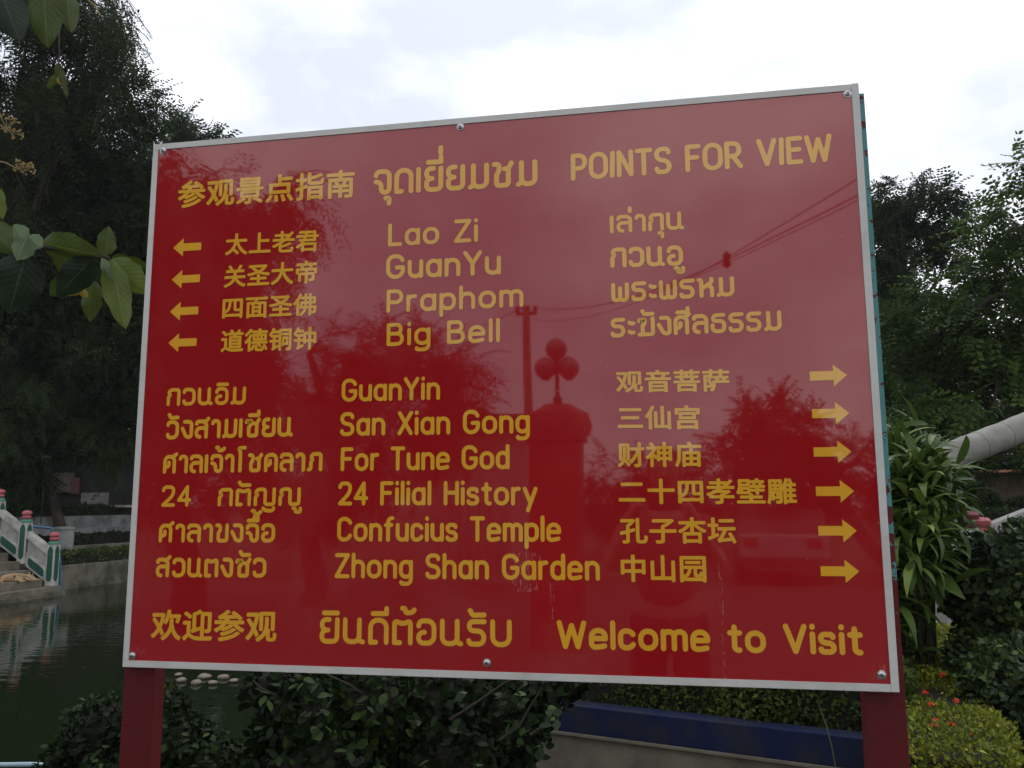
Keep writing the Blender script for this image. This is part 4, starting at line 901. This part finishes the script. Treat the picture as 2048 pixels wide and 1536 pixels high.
# lotus capped posts and white rails of the garden bridge further back
gb = empty('garden_balustrade', gnd(1935, 12), label='white sloping balustrade with two pink and maroon lotus capped posts behind the hedge', cat='railing'); go = Vector(gb.location)
for px, py, m in ((1936, 1022, 'dark_pink'), (1959, 1034, 'pink')):
    p = at(px, py, 12)-go; P = MB().box(-.1, .1, -.1, .1, 0, p.z-.24, .02).build('post', M['white_flat'], gb, loc=(p.x, p.y, 0))
    MB().prism([(-.05, p.z-.8), (.05, p.z-.8), (.06, p.z-.34), (0, p.z-.29), (-.06, p.z-.34)], -.008, (0, -.1005, 0), (1, 0, 0), (0, 0, 1)).build('green_panel', M['jade'], P)
    MB().lathe([(.07, p.z-.02), (.11, p.z-.2+.2), (.115, p.z-.0-.06+.08), (.07, p.z+.0), (.1, p.z+.01)], 4).bm.free()
    z = p.z-.50
    MB().lathe([(.07, z+.26), (.115, z+.28), (.125, z+.31), (.09, z+.34), (.08, z+.35), (.10, z+.37), (.14, z+.41), (.145, z+.45), (.11, z+.49), (.03, z+.5)], 16).build('lotus_cap', M[m], P, True)
def railseg(x0, y0, x1, y1, th, D0, D1, nm='handrail'):
    a = at(x0, y0, D0)-go; b = at(x1, y1, D1)-go; d = b-a
    MB().prism([(0, -th), (0, 0), (1, 0), (1, -th)], .16, a, d, (0, 0, 1)).build(nm, M['white_flat'], gb)
railseg(1966, 1048, 2100, 996, .17, 12, 12.3); railseg(1830, 1098, 1930, 1066, .17, 11.9, 12); railseg(1966, 1066, 2100, 1016, .5, 12.05, 12.35, 'panel'); railseg(1830, 1118, 1930, 1086, .6, 11.95, 12.05, 'panel')
# white curbing wall and rounded white end below it
ww = empty('white_wall', gnd(1880, 7.2), label='low white wall end with a rounded top seen between the plants', cat='wall'); a = at(1836, 1178, 7.2)-ww.location; b = at(1925, 1178, 7.2)-ww.location
MB().prism([(0, -.6), (0, 0), (.55, 0), (.8, -.03), (.95, -.12), (1, -.3), (1, -.6)], .3, a, Vector((b.x-a.x, b.y-a.y, 0)), (0, 0, 1)).build('wall', M['white_flat'], ww)
a = at(1868, 1098, 7.6)-ww.location
MB().lathe([(.02, .0), (.13, .02), (.15, .08), (.10, .14), (.02, .16)], 16, a-Vector((0, 0, .12))).build('rounded_stone', M['white_flat'], ww, True)
# timber building with coloured column
tbm = empty('timber_building', gnd(1990, 22), label='brown timber fronted building with an orange eave and a white, yellow and blue column', cat='building')
def tbox(nm, x0, x1, y0, y1, D, th, m):
    a = at(x0, y1, D)-tbm.location; b = at(x1, y0, D)-tbm.location
    return MB().box(a.x, b.x, (a.y+b.y)/2, (a.y+b.y)/2+th, a.z, b.z, .008).build(nm, M[m], tbm)
for i in range(13):
    x = 1953+i*10; tbox('timber_board', x, x+8.6, 949, 1003, 22+.02*(i % 2), .06, 'timber')
tbox('wall', 1950, 2090, 946, 1004, 22.2, .2, 'dark'); tbox('eave', 1948, 2095, 939, 945, 21.6, .9, 'orange'); tbox('beam', 1948, 2095, 946, 949, 21.7, .3, 'red_brown')
tbox('column', 1937, 1951, 945, 966, 21.9, .2, 'white'); tbox('column_band', 1937, 1951, 966.3, 984, 21.9, .2, 'yellow'); tbox('column_base', 1937, 1951, 984.3, 1003, 21.9, .2, 'blue')
# pale rock and stems behind the ixora hedge
p = at(1500, 1392, 5.6); b = MB(); bmesh.ops.create_icosphere(b.bm, subdivisions=3, radius=1)
for v in b.bm.verts: k = 1+.1*math.sin(v.co.x*5+1)+.08*math.sin(v.co.y*6)+.05*math.sin(v.co.z*9+v.co.x*4); v.co = Vector((v.co.x*.26*k, v.co.y*.2*k, v.co.z*.16*k))
tag(b.build('pale_rock', M['white'], None, True, loc=p), 'pale lumpy rock showing over the hedge just under the board', 'rock')
yt = empty('young_tree', gnd(1690, 6), label='pale forked stems of a young tree between hedge and right post', cat='tree')
for pts in ([(1697, 1420), (1692, 1385), (1684, 1350), (1676, 1300)], [(1697, 1400), (1703, 1380), (1700, 1350), (1712, 1300)]):
    MB().tube([at(x, y, 6)-yt.location for x, y in pts], [.03, .026, .022, .018], 8).build('stem', M['concrete'], yt, True)
_c = [(at(1690, 1190, 6.2)-yt.location, .30, .9), (at(1640, 1230, 6.3)-yt.location, .22, .9)]
link('crown', crown_mesh(_c, 'broad', 1500, .1, seed=77), M['leaf_dark'], yt)
# ------------------------------------------------------------------ big leaved branch reaching in from the left
def bigleaf_mat(name, a, vein):
    m = mat(name, a, .45, spec=.4); n = m.node_tree.nodes; l = m.node_tree.links; p = n['Principled BSDF']
    uv = n.new('ShaderNodeUVMap'); s = n.new('ShaderNodeSeparateXYZ'); l.new(uv.outputs[0], s.inputs[0])
    def mth(op, a, b_=None):
        q = n.new('ShaderNodeMath'); q.operation = op
        for i, v in enumerate((a, b_)):
            if v is None: continue
            if isinstance(v, (int, float)): q.inputs[i].default_value = v
            else: l.new(v, q.inputs[i])
        return q.outputs[0]
    ax = mth('ABSOLUTE', mth('SUBTRACT', s.outputs[0], .5)); side = mth('FRACT', mth('MULTIPLY', mth('SUBTRACT', s.outputs[1], mth('MULTIPLY', ax, .5)), 9))
    v1 = mth('LESS_THAN', ax, .022); v2 = mth('LESS_THAN', side, .10); v = mth('MAXIMUM', mth('MULTIPLY', v1, .6), mth('MULTIPLY', v2, .10))
    no = n.new('ShaderNodeTexNoise'); no.inputs['Scale'].default_value = 18; tcd = n.new('ShaderNodeTexCoord'); l.new(tcd.outputs['Object'], no.inputs[0])
    mx0 = n.new('ShaderNodeMix'); mx0.data_type = 'RGBA'; mx0.inputs[6].default_value = (*a, 1); mx0.inputs[7].default_value = (*[c*.65 for c in a], 1); l.new(no.outputs[0], mx0.inputs[0])
    mx = n.new('ShaderNodeMix'); mx.data_type = 'RGBA'; mx.inputs[7].default_value = (*vein, 1); l.new(v, mx.inputs[0]); l.new(mx0.outputs[2], mx.inputs[6]); l.new(mx.outputs[2], p.inputs['Base Color'])
    b = n.new('ShaderNodeBump'); b.inputs['Strength'].default_value = .10; b.inputs['Distance'].default_value = .004; l.new(mth('SINE', mth('MULTIPLY', side, 6.28)), b.inputs['Height']); l.new(b.outputs[0], p.inputs['Normal'])
    tr = n.new('ShaderNodeBsdfTranslucent'); l.new(mx.outputs[2], tr.inputs[0]); ms = n.new('ShaderNodeMixShader'); ms.inputs[0].default_value = .3
    l.new(p.outputs[0], ms.inputs[1]); l.new(tr.outputs[0], ms.inputs[2]); l.new(ms.outputs[0], n['Material Output'].inputs[0]); return m
BL = {'d': bigleaf_mat('big_leaf_dark', (.014, .028, .012), (.05, .08, .035)), 'm': bigleaf_mat('big_leaf', (.058, .088, .012), (.11, .15, .035)), 'l': bigleaf_mat('big_leaf_light', (.115, .165, .022), (.17, .23, .05)),
      'p': bigleaf_mat('big_leaf_pale', (.15, .22, .11), (.28, .36, .2)), 'y': bigleaf_mat('big_leaf_yellow', (.30, .20, .02), (.35, .26, .05))}
tk = empty('large_leaved_tree', gnd(-420, 3.4), label='large leaved tree whose branch with big drooping leaves hangs in at the left', cat='tree'); to = Vector(tk.location)
def bigleaf(b0, b1, wpx, D, m, bend=.25, twist=0, fold=.25, D2=None):
    a = at(*b0, D); e = at(*b1, D2 or D); y = e-a; Ln = y.length; y.normalize(); v = (a-CAM).normalized(); x = y.cross(v).normalized(); x = (Matrix.Rotation(twist, 3, y) @ x); n_ = x.cross(y)
    W_ = wpx*D/FPX; nu = 7; nv = 12; V = []; F = []; U = []
    for j in range(nv+1):
        t = j/nv; w_ = W_*.5*(math.sin(math.pi*t**.8)**.72 if 0 < t < 1 else .02)*(1+.05*math.sin(t*23+W_*90))*(1 if t < .9 else 1); 
        for i in range(nu):
            s = (i-(nu-1)/2)/((nu-1)/2); z = abs(s)*w_*fold-bend*Ln*(t*t-t)*-1+.028*Ln*math.sin(t*13+s*2+W_*50)*abs(s)**2
            V.append(a+y*(t*Ln)+x*(s*w_)+n_*z-to); U.append((s*.5+.5, t))
        if j:
            for i in range(nu-1): o = j*nu+i; F.append((o-nu, o-nu+1, o+1, o))
    me = bpy.data.meshes.new('leaf'); me.from_pydata([tuple(q) for q in V], [], F); ul = me.uv_layers.new(name='UVMap')
    for lp_ in me.loops: ul.data[lp_.index].uv = U[lp_.vertex_index]
    me.shade_smooth(); return link('leaf', me, BL[m], tk)
for a in (((52, 505), (18, 628), 92, 2.9, 'd'), ((54, 472), (34, 521), 48, 2.85, 'p', .1, .5), ((54, 474), (86, 494), 34, 2.86, 'p', .15), ((52, 480), (27, 449), 34, 2.87, 'p', .1, -.3), ((84, 484), (209, 512), 62, 2.95, 'm', .3, .2, .15), ((186, 516), (114, 592), 62, 2.92, 'd', .2),
          ((212, 512), (217, 452), 38, 2.9, 'm', .1, .3), ((202, 516), (226, 560), 24, 2.84, 'p', .3, .7), ((222, 518), (252, 658), 54, 2.85, 'l', -.08, -.2), ((222, 518), (300, 588), 56, 2.9, 'l', .2, .3), ((150, 500), (122, 548), 60, 3.05, 'm'), ((185, 560), (180, 645), 44, 3.2, 'm', .2, .5),
          ((222, 518), (300, 530), 34, 2.95, 'm', .2, .8), ((170, 572), (124, 588), 24, 3.1, 'y', .2, .4), ((160, 578), (176, 596), 15, 3.1, 'y'), ((-30, 445), (30, 505), 60, 2.9, 'm', .2), ((-12, 370), (6, 440), 30, 2.9, 'l', .1, .5), ((-40, 520), (10, 590), 70, 3.0, 'm'), ((140, 560), (100, 590), 40, 3.1, 'm'),
          ((-5, -30), (40, 82), 74, 2.5, 'd', .15), ((88, -40), (95, 96), 66, 2.55, 'm', .15, .2), ((130, -30), (143, 66), 44, 2.6, 'm', .1, -.3), ((0, -10), (4, 68), 24, 2.5, 'l', .1), ((60, -60), (62, 40), 60, 2.7, 'd'), ((150, -60), (200, 0), 40, 2.7, 'd'), ((30, 20), (100, 62), 40, 2.8, 'd'),
          ((118, 128), (114, 152), 13, 3.2, 'm'), ((118, 128), (135, 196), 14, 3.2, 'm', .1, .4), ((112, 150), (96, 178), 15, 3.2, 'm', .1, .2), ((114, 155), (128, 170), 12, 3.2, 'y', .1)):
    bigleaf(*a)
MB().tube([(0, 0, -.3), (.05, 0, 1), (0, .05, 2.2), (.1, .05, 3.4), (.0, 0, 4.6)], [.13, .11, .1, .08, .05], 12).build('trunk', M['bark'], tk, True)
g = M['twig']
for pts, r0 in (([(-380, 600), (-150, 540), (-20, 506), (52, 488), (110, 497), (160, 510), (218, 516)], .011), ([(-380, 350), (-200, 60), (-60, -60), (60, -60), (150, -50)], .012), ([(30, -60), (90, -40), (118, 60), (118, 128)], .004), ([(170, 512), (182, 535), (172, 574)], .003), ([(-300, 420), (-120, 360), (-30, 372)], .007)):
    P = [at(x, y, 2.95)-to for x, y in pts]; MB().tube(P, [r0*(1.5-1.1*i/len(P)) for i in range(len(P))], 7).build('branch', M['bark'], tk, True)
# flower panicles
M['panicle'] = mat('panicle', (.30, .22, .09), .8)
for pts, tips in (([(-60, 240), (0, 250), (20, 262)], [(0, 232), (22, 243), (44, 272), (30, 275), (12, 236), (32, 242), (24, 262), (8, 262), (40, 264)]), ([(-60, 310), (10, 325), (40, 340)], [(38, 322), (58, 326), (62, 342), (48, 345), (52, 332), (66, 336), (40, 334), (30, 336)]), ([(120, -40), (190, 10), (200, 30)], [])):
    b = MB(); P = [at(x, y, 3.0)-to for x, y in pts]; b.tube(P, [.003, .0025, .002], 5)
    for t_ in tips:
        q = at(*t_, 3.0)-to; b.tube([P[-1].lerp(P[-2], .3), q], .0013, 4)
        for k in range(5):
            r_ = bmesh.ops.create_icosphere(b.bm, subdivisions=1, radius=.0045); bmesh.ops.translate(b.bm, vec=q+Vector((rr.uniform(-.012, .012), rr.uniform(-.01, .01), rr.uniform(-.01, .01))), verts=r_['verts'])
    b.build('flower_panicle', M['panicle'], tk)
# berry sprays against the sky at the top
b = MB()
for st in ([(130, -50), (165, 10), (185, 40)], [(150, -60), (210, -5), (245, 20), (262, 50)], [(180, -60), (250, -10), (280, 30)], [(150, -60), (190, 5), (230, 40)]):
    P = [at(x, y, 3.4)-to for x, y in st]; b.tube(P, [.003, .002, .001][:len(P)]+[.001]*(len(P)-3), 4)
    for k in range(26):
        i = rr.randrange(1, len(P)); q = P[i-1].lerp(P[i], rr.random())+Vector((rr.uniform(-.045, .045), rr.uniform(-.03, .03), rr.uniform(-.05, .03)))
        r_ = bmesh.ops.create_icosphere(b.bm, subdivisions=1, radius=.0052); bmesh.ops.translate(b.bm, vec=q, verts=r_['verts'])
tag(b.build('berry_spray', M['dark'], tk), kind='stuff')

# ------------------------------------------------------------------ behind the photographer, seen mirrored in the board
def mcl(D, *a): return [(mir(x, y, D+((i*37) % 9-4)*.12), r*D/FPX) for i, (x, y, r) in enumerate(a)]
def mtree(name, clumps, kind, leaf, per, size, label, seed, r=.2, **k):
    c0 = min(clumps, key=lambda c: c[0].z)[0]; return tree(name, clumps, kind, leaf, per, size, label, (c0.x, c0.y, 0), seed=seed, r=r, **k)
mtree('casuarina_tree', mcl(11, (330, 430, 90), (400, 400, 80), (470, 400, 62), (380, 520, 120), (520, 430, 55), (560, 520, 42), (440, 620, 110), (340, 700, 140), (480, 740, 75), (390, 850, 140), (300, 330, 60), (250, 560, 120), (590, 400, 30), (620, 430, 26), (560, 360, 30)), 'fine', 'leaf_fine', 900, .5, 'big dark casuarina behind the photographer, mirrored in the left side of the board', 61, droop=1.1, core=.5)
mtree('feathery_tree', mcl(13, (760, 720, 60), (850, 720, 55), (700, 700, 34), (920, 740, 40), (800, 800, 100), (900, 850, 80), (680, 790, 60), (660, 690, 20), (740, 900, 110), (600, 860, 60), (560, 820, 36), (620, 950, 90)), 'fine', 'leaf_fine', 900, .45, 'wispy tree behind the photographer, mirrored in the middle of the board', 62, droop=.3)
mtree('spreading_tree', mcl(17, (1545, 840, 45), (1500, 890, 60), (1590, 900, 60), (1460, 940, 70), (1530, 960, 90), (1640, 950, 60), (1720, 930, 60), (1790, 960, 70), (1560, 870, 60), (1500, 840, 34), (1600, 860, 40)), 'comp', 'leaf_dark', 620, .45, 'dark tree with a domed top behind the photographer, mirrored at the board right', 63)
for k, (px, D, lb) in enumerate(((1230, 24, 'dark bush behind the gate pillar, mirrored in the board'), (1350, 26, 'dark bush across the road, mirrored under the right hand text'), (700, 22, 'dark bush beside the wispy tree, mirrored in the board'), (1850, 22, 'dark bush mirrored at the right end of the board'), (450, 18, 'dark bush below the casuarina, mirrored at the lower left'))):
    c_ = mcl(D, (px, 960, 50), (px-70, 975, 45), (px+75, 970, 50), (px, 1000, 60), (px+130, 990, 50), (px-140, 1000, 50)); bush('background_bush', c_, 'leaf_dark', 220, .5, lb, 70+k, group='dark bushes across the road')
gp = mir(1115, 1000, 9); gate = empty('gate_pillar', (gp.x, gp.y, 0), label='tall red gate pillar with a three globed lamp, mirrored in the board centre', cat='pillar')
hT = mir(1115, 805, 9).z
MB().box(-.27, .27, -.27, .27, 0, hT-.42, .02).build('shaft', M['gate_red'], gate); MB().box(-.31, .31, -.31, .31, hT-.418, hT-.36, .01).build('cornice', M['gate_red'], gate)
MB().lathe([(.36, hT-.358), (.39, hT-.25), (.34, hT-.1), (.2, hT-.03), (.16, hT)], 8).build('cap', M['gate_red'], gate, True)
MB().lathe([(.05, hT), (.05, hT+.08), (.025, hT+.1), (.022, hT+.42), (.05, hT+.44), (.03, hT+.47)], 10).build('lamp_stem', M['black'], gate, True)
M['globe'] = mat('globe', (.16, .13, .13), .3)
for dx, dz in ((-.125, .40), (.13, .40), (0, .61)):
    MB().tube([(0, 0, hT+.40), (dx*.6, 0, hT+dz-.10), (dx, 0, hT+dz-.09)], .012, 6).build('lamp_arm', M['black'], gate, True)
    MB().lathe([(.03, -.13), (.05, -.11), (.10, -.06), (.118, 0), (.11, .05), (.07, .10), (.02, .13)], 20, (dx, 0, hT+dz)).build('globe', M['globe'], gate, True)
up = mir(1057, 1000, 20); ut = mir(1057, 600, 20).z; pole = empty('utility_pole', (up.x, up.y, 0), label='concrete utility pole with a cross arm beyond the gate pillar', cat='pole')
MB().tube([(0, 0, -.2), (0, 0, ut)], [.14, .09], 10).build('shaft', M['concrete'], pole); MB().box(-.26, .26, -.04, .04, ut-.22, ut-.15).build('cross_arm', M['dark'], pole)
for x in (-.22, .0, .22): MB().lathe([(.03, 0), (.06, .03), (.04, .08), (.06, .11), (.02, .16)], 8, (x, 0, ut-.15)).build('insulator', M['dark'], pole, True)
def cable(a, b, sag, r, lb): return tag(MB().tube(curve_pts(a, b, sag, 24), r, 5).build('cable', M['cable']), lb, 'cable')
e1 = mir(1800, 345, 6.5); e2 = mir(1800, 300, 6.5)
cable((up.x-.2, up.y, ut), e1, .45, .007, 'lower overhead cable from the utility pole passing above the photographer'); cable((up.x+.2, up.y, ut), e1+Vector((.1, -.1, .03)), .42, .005, 'thin cable running close beside the lower overhead cable'); cable((up.x, up.y, ut-.3), e2, .5, .006, 'upper overhead cable leaving the utility pole to the right')
cable((up.x, up.y, ut), mir(300, 900, 26), .3, .012, 'overhead cable going down to the left of the utility pole')
_cp = curve_pts((up.x-.2, up.y, ut), e1, .45, 24); q = _cp[19]; q = Vector(q); tag(MB().lathe([(.01, -.10), (.05, -.06), (.035, 0), (.05, .05), (.01, .1)], 8).build('cable_joint_box', M['dark'], loc=q), 'small dark joint box on the overhead cable', 'cable box')
# pale building with shutters, left of the pillar in the mirror image
ba = mir(830, 1000, 16); bb = mir(1060, 1000, 16); shp = empty('shop_house', ((ba.x+bb.x)/2, ba.y, 0), label='low pale house with folding shutters behind the photographer', cat='house'); L2 = abs(bb.x-ba.x)/2; bz = mir(900, 850, 16).z
MB().box(-L2, L2, -3, 0, 0, bz, .02).build('wall', M['white_flat'], shp); MB().box(-L2-.2, L2+.2, -3.2, .35, bz+.002, bz+.18, .02).build('roof', M['red_brown'], shp)
for i in range(8): x = -L2+.3+i*(2*L2-.6)/8; MB().box(x+.015, x+(2*L2-.6)/8-.015, .003, .05, .05, 1.55, .01).build('shutter', M['concrete_grey'], shp)
# parked car
cp = mir(1560, 1130, 17); car = empty('parked_car', (cp.x, cp.y, .03), label='silver hatchback parked behind the photographer, faint in the board', cat='car'); car.rotation_euler.z = math.pi/2+.1
M['car'] = mat('car_paint', (.16, .16, .17), .35, metal=.4, coat=1)
prof = [(-2.0, .32), (-2.02, .62), (-1.9, .86), (-1.0, .95), (-.35, 1.38), (.95, 1.42), (1.6, 1.05), (1.92, .92), (1.98, .5), (1.9, .3)]
bm_ = MB().prism(prof, 1.6, (0, -.8+1.6, 0), (1, 0, 0), (0, 0, 1)).build('body', M['car'], car); bv = bm_.modifiers.new('b', 'BEVEL'); bv.width = .06; bv.segments = 3
for s in (-1, 1):
    y = .803*s
    MB().prism([(-.85, .96), (-.32, 1.31), (.3, 1.34), (.3, .96)], .006*s, (0, y, 0), (1, 0, 0), (0, 0, 1)).build('side_window', M['glass'], car); MB().prism([(.36, .96), (.36, 1.34), (.9, 1.34), (1.35, 1.02)], .006*s, (0, y, 0), (1, 0, 0), (0, 0, 1)).build('side_window', M['glass'], car)
    for x in (-1.25, 1.2):
        wh = MB().lathe([(.2, -.1), (.30, -.1), (.32, -.06), (.32, .06), (.30, .1), (.2, .1)], 24).build('wheel', M['black'], car, True, loc=(x, .78*s, .32)); wh.rotation_euler.x = math.pi/2
        MB().lathe([(.19, -.105), (.19, .105), (.02, .11)], 12).build('rim', M['steel'], wh, True)
    MB().box(-2.03, -1.93, .5*s-.15, .5*s+.15, .62, .76, .02).build('headlight', M['glass'], car); MB().box(1.9, 1.99, .55*s-.12, .55*s+.12, .68, .86, .02).build('tail_light', M['gate_red'], car)
MB().prism([(-.55, 1.0), (.55, 1.0), (.5, 1.31), (-.5, 1.31)], .01, (-.45+.0, 0, 0), (0, 1, 0), (.42, 0, 1)).bm.free()

# the photographer, standing behind the camera with the phone held up
ph = empty('person', (CAM.x+.02, CAM.y-.52, .03), label='photographer in a red shirt and dark trousers holding up a phone', cat='person'); po = Vector(ph.location)
M['skin'] = mat('skin', (.36, .20, .13), .55); M['shirt'] = mat('shirt', (.30, .08, .07), .85, bump=(60, .3)); M['trousers'] = mat('trousers', (.03, .032, .045), .9); M['hair'] = mat('hair', (.01, .009, .008), .5)
cz = CAM.z-.03
PV = [(0, 0, .95), (0, -.01, 1.12), (0, 0, 1.30), (0, .0, 1.42), (0, .01, 1.50), (0, .03, 1.60), (0, .035, 1.70),                     # pelvis..head
      (.17, .0, 1.40), (.25, .16, 1.20), (.14, .38, 1.40), (.085, .46, cz-.0),                                            # right arm
      (-.17, .0, 1.40), (-.27, .16, 1.20), (-.17, .38, 1.40), (-.125, .46, cz),
      (.095, 0, .88), (.11, .02, .48), (.12, -.01, .09), (.13, .11, .03), (-.095, 0, .88), (-.12, .0, .48), (-.13, -.03, .09), (-.14, .09, .03)]
PE = [(0, 1), (1, 2), (2, 3), (3, 4), (4, 5), (5, 6), (3, 7), (7, 8), (8, 9), (9, 10), (3, 11), (11, 12), (12, 13), (13, 14), (0, 15), (15, 16), (16, 17), (17, 18), (0, 19), (19, 20), (20, 21), (21, 22)]
PR = [(.15, .11), (.135, .10), (.165, .115), (.13, .09), .055, .075, .085, .065, .045, .036, .028, .065, .045, .036, .028, .095, .06, .045, .035, .095, .06, .045, .035]
skin_mesh('body', PV, PE, PR, M['skin'], ph)
SV = PV[:4]+[PV[7], tuple(Vector(PV[7]).lerp(Vector(PV[8]), .75)), PV[11], tuple(Vector(PV[11]).lerp(Vector(PV[12]), .75))]
skin_mesh('shirt', SV, [(0, 1), (1, 2), (2, 3), (3, 4), (4, 5), (3, 6), (6, 7)], [(.165, .125), (.155, .12), (.18, .13), (.135, .1), .082, .066, .082, .066], M['shirt'], ph)
TV = [PV[0]]+[PV[15], PV[16], (.12, -.01, .14), PV[19], PV[20], (-.13, -.03, .14)]
skin_mesh('trousers', TV, [(0, 1), (1, 2), (2, 3), (0, 4), (4, 5), (5, 6)], [(.16, .12), .11, .082, .07, .11, .082, .07], M['trousers'], ph)
hd = MB(); r_ = bmesh.ops.create_uvsphere(hd.bm, u_segments=24, v_segments=16, radius=1)
for v in hd.bm.verts:
    x, y, z = v.co; jaw = 1-.28*max(0, -z); v.co = Vector((x*.078*jaw, .035+y*.095*(1-.12*max(0, -z)), 1.675+z*.118))
hd.build('head', M['skin'], ph, True)
MB().lathe([(.016, 0), (.012, .02), (.004, .045)], 8, (0, .135, 1.645)).build('nose', M['skin'], ph, True)
for s in (-1, 1):
    MB().lathe([(.003, -.006), (.012, 0), (.003, .006)], 10, (.03*s, .118, 1.685)).build('eye', M['black'], ph, True); MB().lathe([(.01, -.03), (.02, -.01), (.02, .02), (.008, .032)], 8, (.08*s, .03, 1.67), .5).build('ear', M['skin'], ph, True)
MB().box(-.022, .022, .112, .118, 1.612, 1.62, .002).build('mouth', M['dark_pink'], ph)
hr_ = MB(); bmesh.ops.create_uvsphere(hr_.bm, u_segments=24, v_segments=16, radius=1)
for v in hr_.bm.verts: x, y, z = v.co; v.co = Vector((x*.088, .02+y*.104-(.0 if z > .3 else .03*max(0, y)), 1.69+max(z, -.55-.3*y)*.118)); 
for v in hr_.bm.verts:
    if v.co.y > .07 and v.co.z < 1.735: v.co.y = .05
hr_.build('hair', M['hair'], ph, True)
phn = MB().box(-.075, .075, -.012, -.003, -.038, .038, .003).build('phone', M['black'], loc=CAM+Vector((.012, -.012, -.002))); tag(phn, 'black phone held level by the photographer', 'phone')
for s, wx in ((1, .085), (-1, -.125)):       # hands: palm at the phone's end, fingers curled round its back edge
    wr = Vector((wx, .46, cz)); ex = CAM.x-po.x+.012+.078*s; top = CAM.z-po.z
    palm = Vector((ex+.012*s, .485, top-.03))
    skin_mesh('hand', [tuple(wr), tuple(wr.lerp(palm, .6)), tuple(palm)], [(0, 1), (1, 2)], [.024, (.03, .016), (.034, .016)], M['skin'], ph)
    for k in range(4):
        b0 = palm+Vector((0, .006, .018-.016*k)); ln = (.028, .034, .032, .026)[k]
        skin_mesh('finger', [tuple(b0), tuple(b0+Vector((.004*s, ln*.7, .008))), tuple(b0+Vector((-.010*s, ln*.95, .012))), tuple(b0+Vector((-.022*s, ln*.85, .012)))], [(0, 1), (1, 2), (2, 3)], [.009, .008, .0075, .006], M['skin'], ph, 1)
    skin_mesh('thumb', [tuple(palm+Vector((0, -.01, 0))), tuple(palm+Vector((-.006*s, -.012, .022))), tuple(palm+Vector((-.026*s, -.003, .03)))], [(0, 1), (1, 2)], [.011, .009, .007], M['skin'], ph, 1)

bush('background_bush', cl(33, (-60, 640, 130), (40, 700, 110), (-30, 780, 120), (90, 800, 110), (10, 880, 120), (170, 720, 110)), 'leaf_dark', 170, .7, 'dark foliage mass far behind the big leaved branch', 91, group='dark bushes closing the background')

# ------------------------------------------------------------------ thin damp air
hz = MB().box(-75, 75, -70, 75, -2.5, 27).build('haze', None); hm = bpy.data.materials.new('air'); hm.use_nodes = True; n = hm.node_tree.nodes; n.remove(n['Principled BSDF'])
pv = n.new('ShaderNodeVolumePrincipled'); pv.inputs['Color'].default_value = (.92, .95, 1, 1); pv.inputs['Density'].default_value = .0004; pv.inputs['Anisotropy'].default_value = .3
hm.node_tree.links.new(pv.outputs[0], n['Material Output'].inputs['Volume']); hz.data.materials.append(hm); tag(hz, kind='stuff')
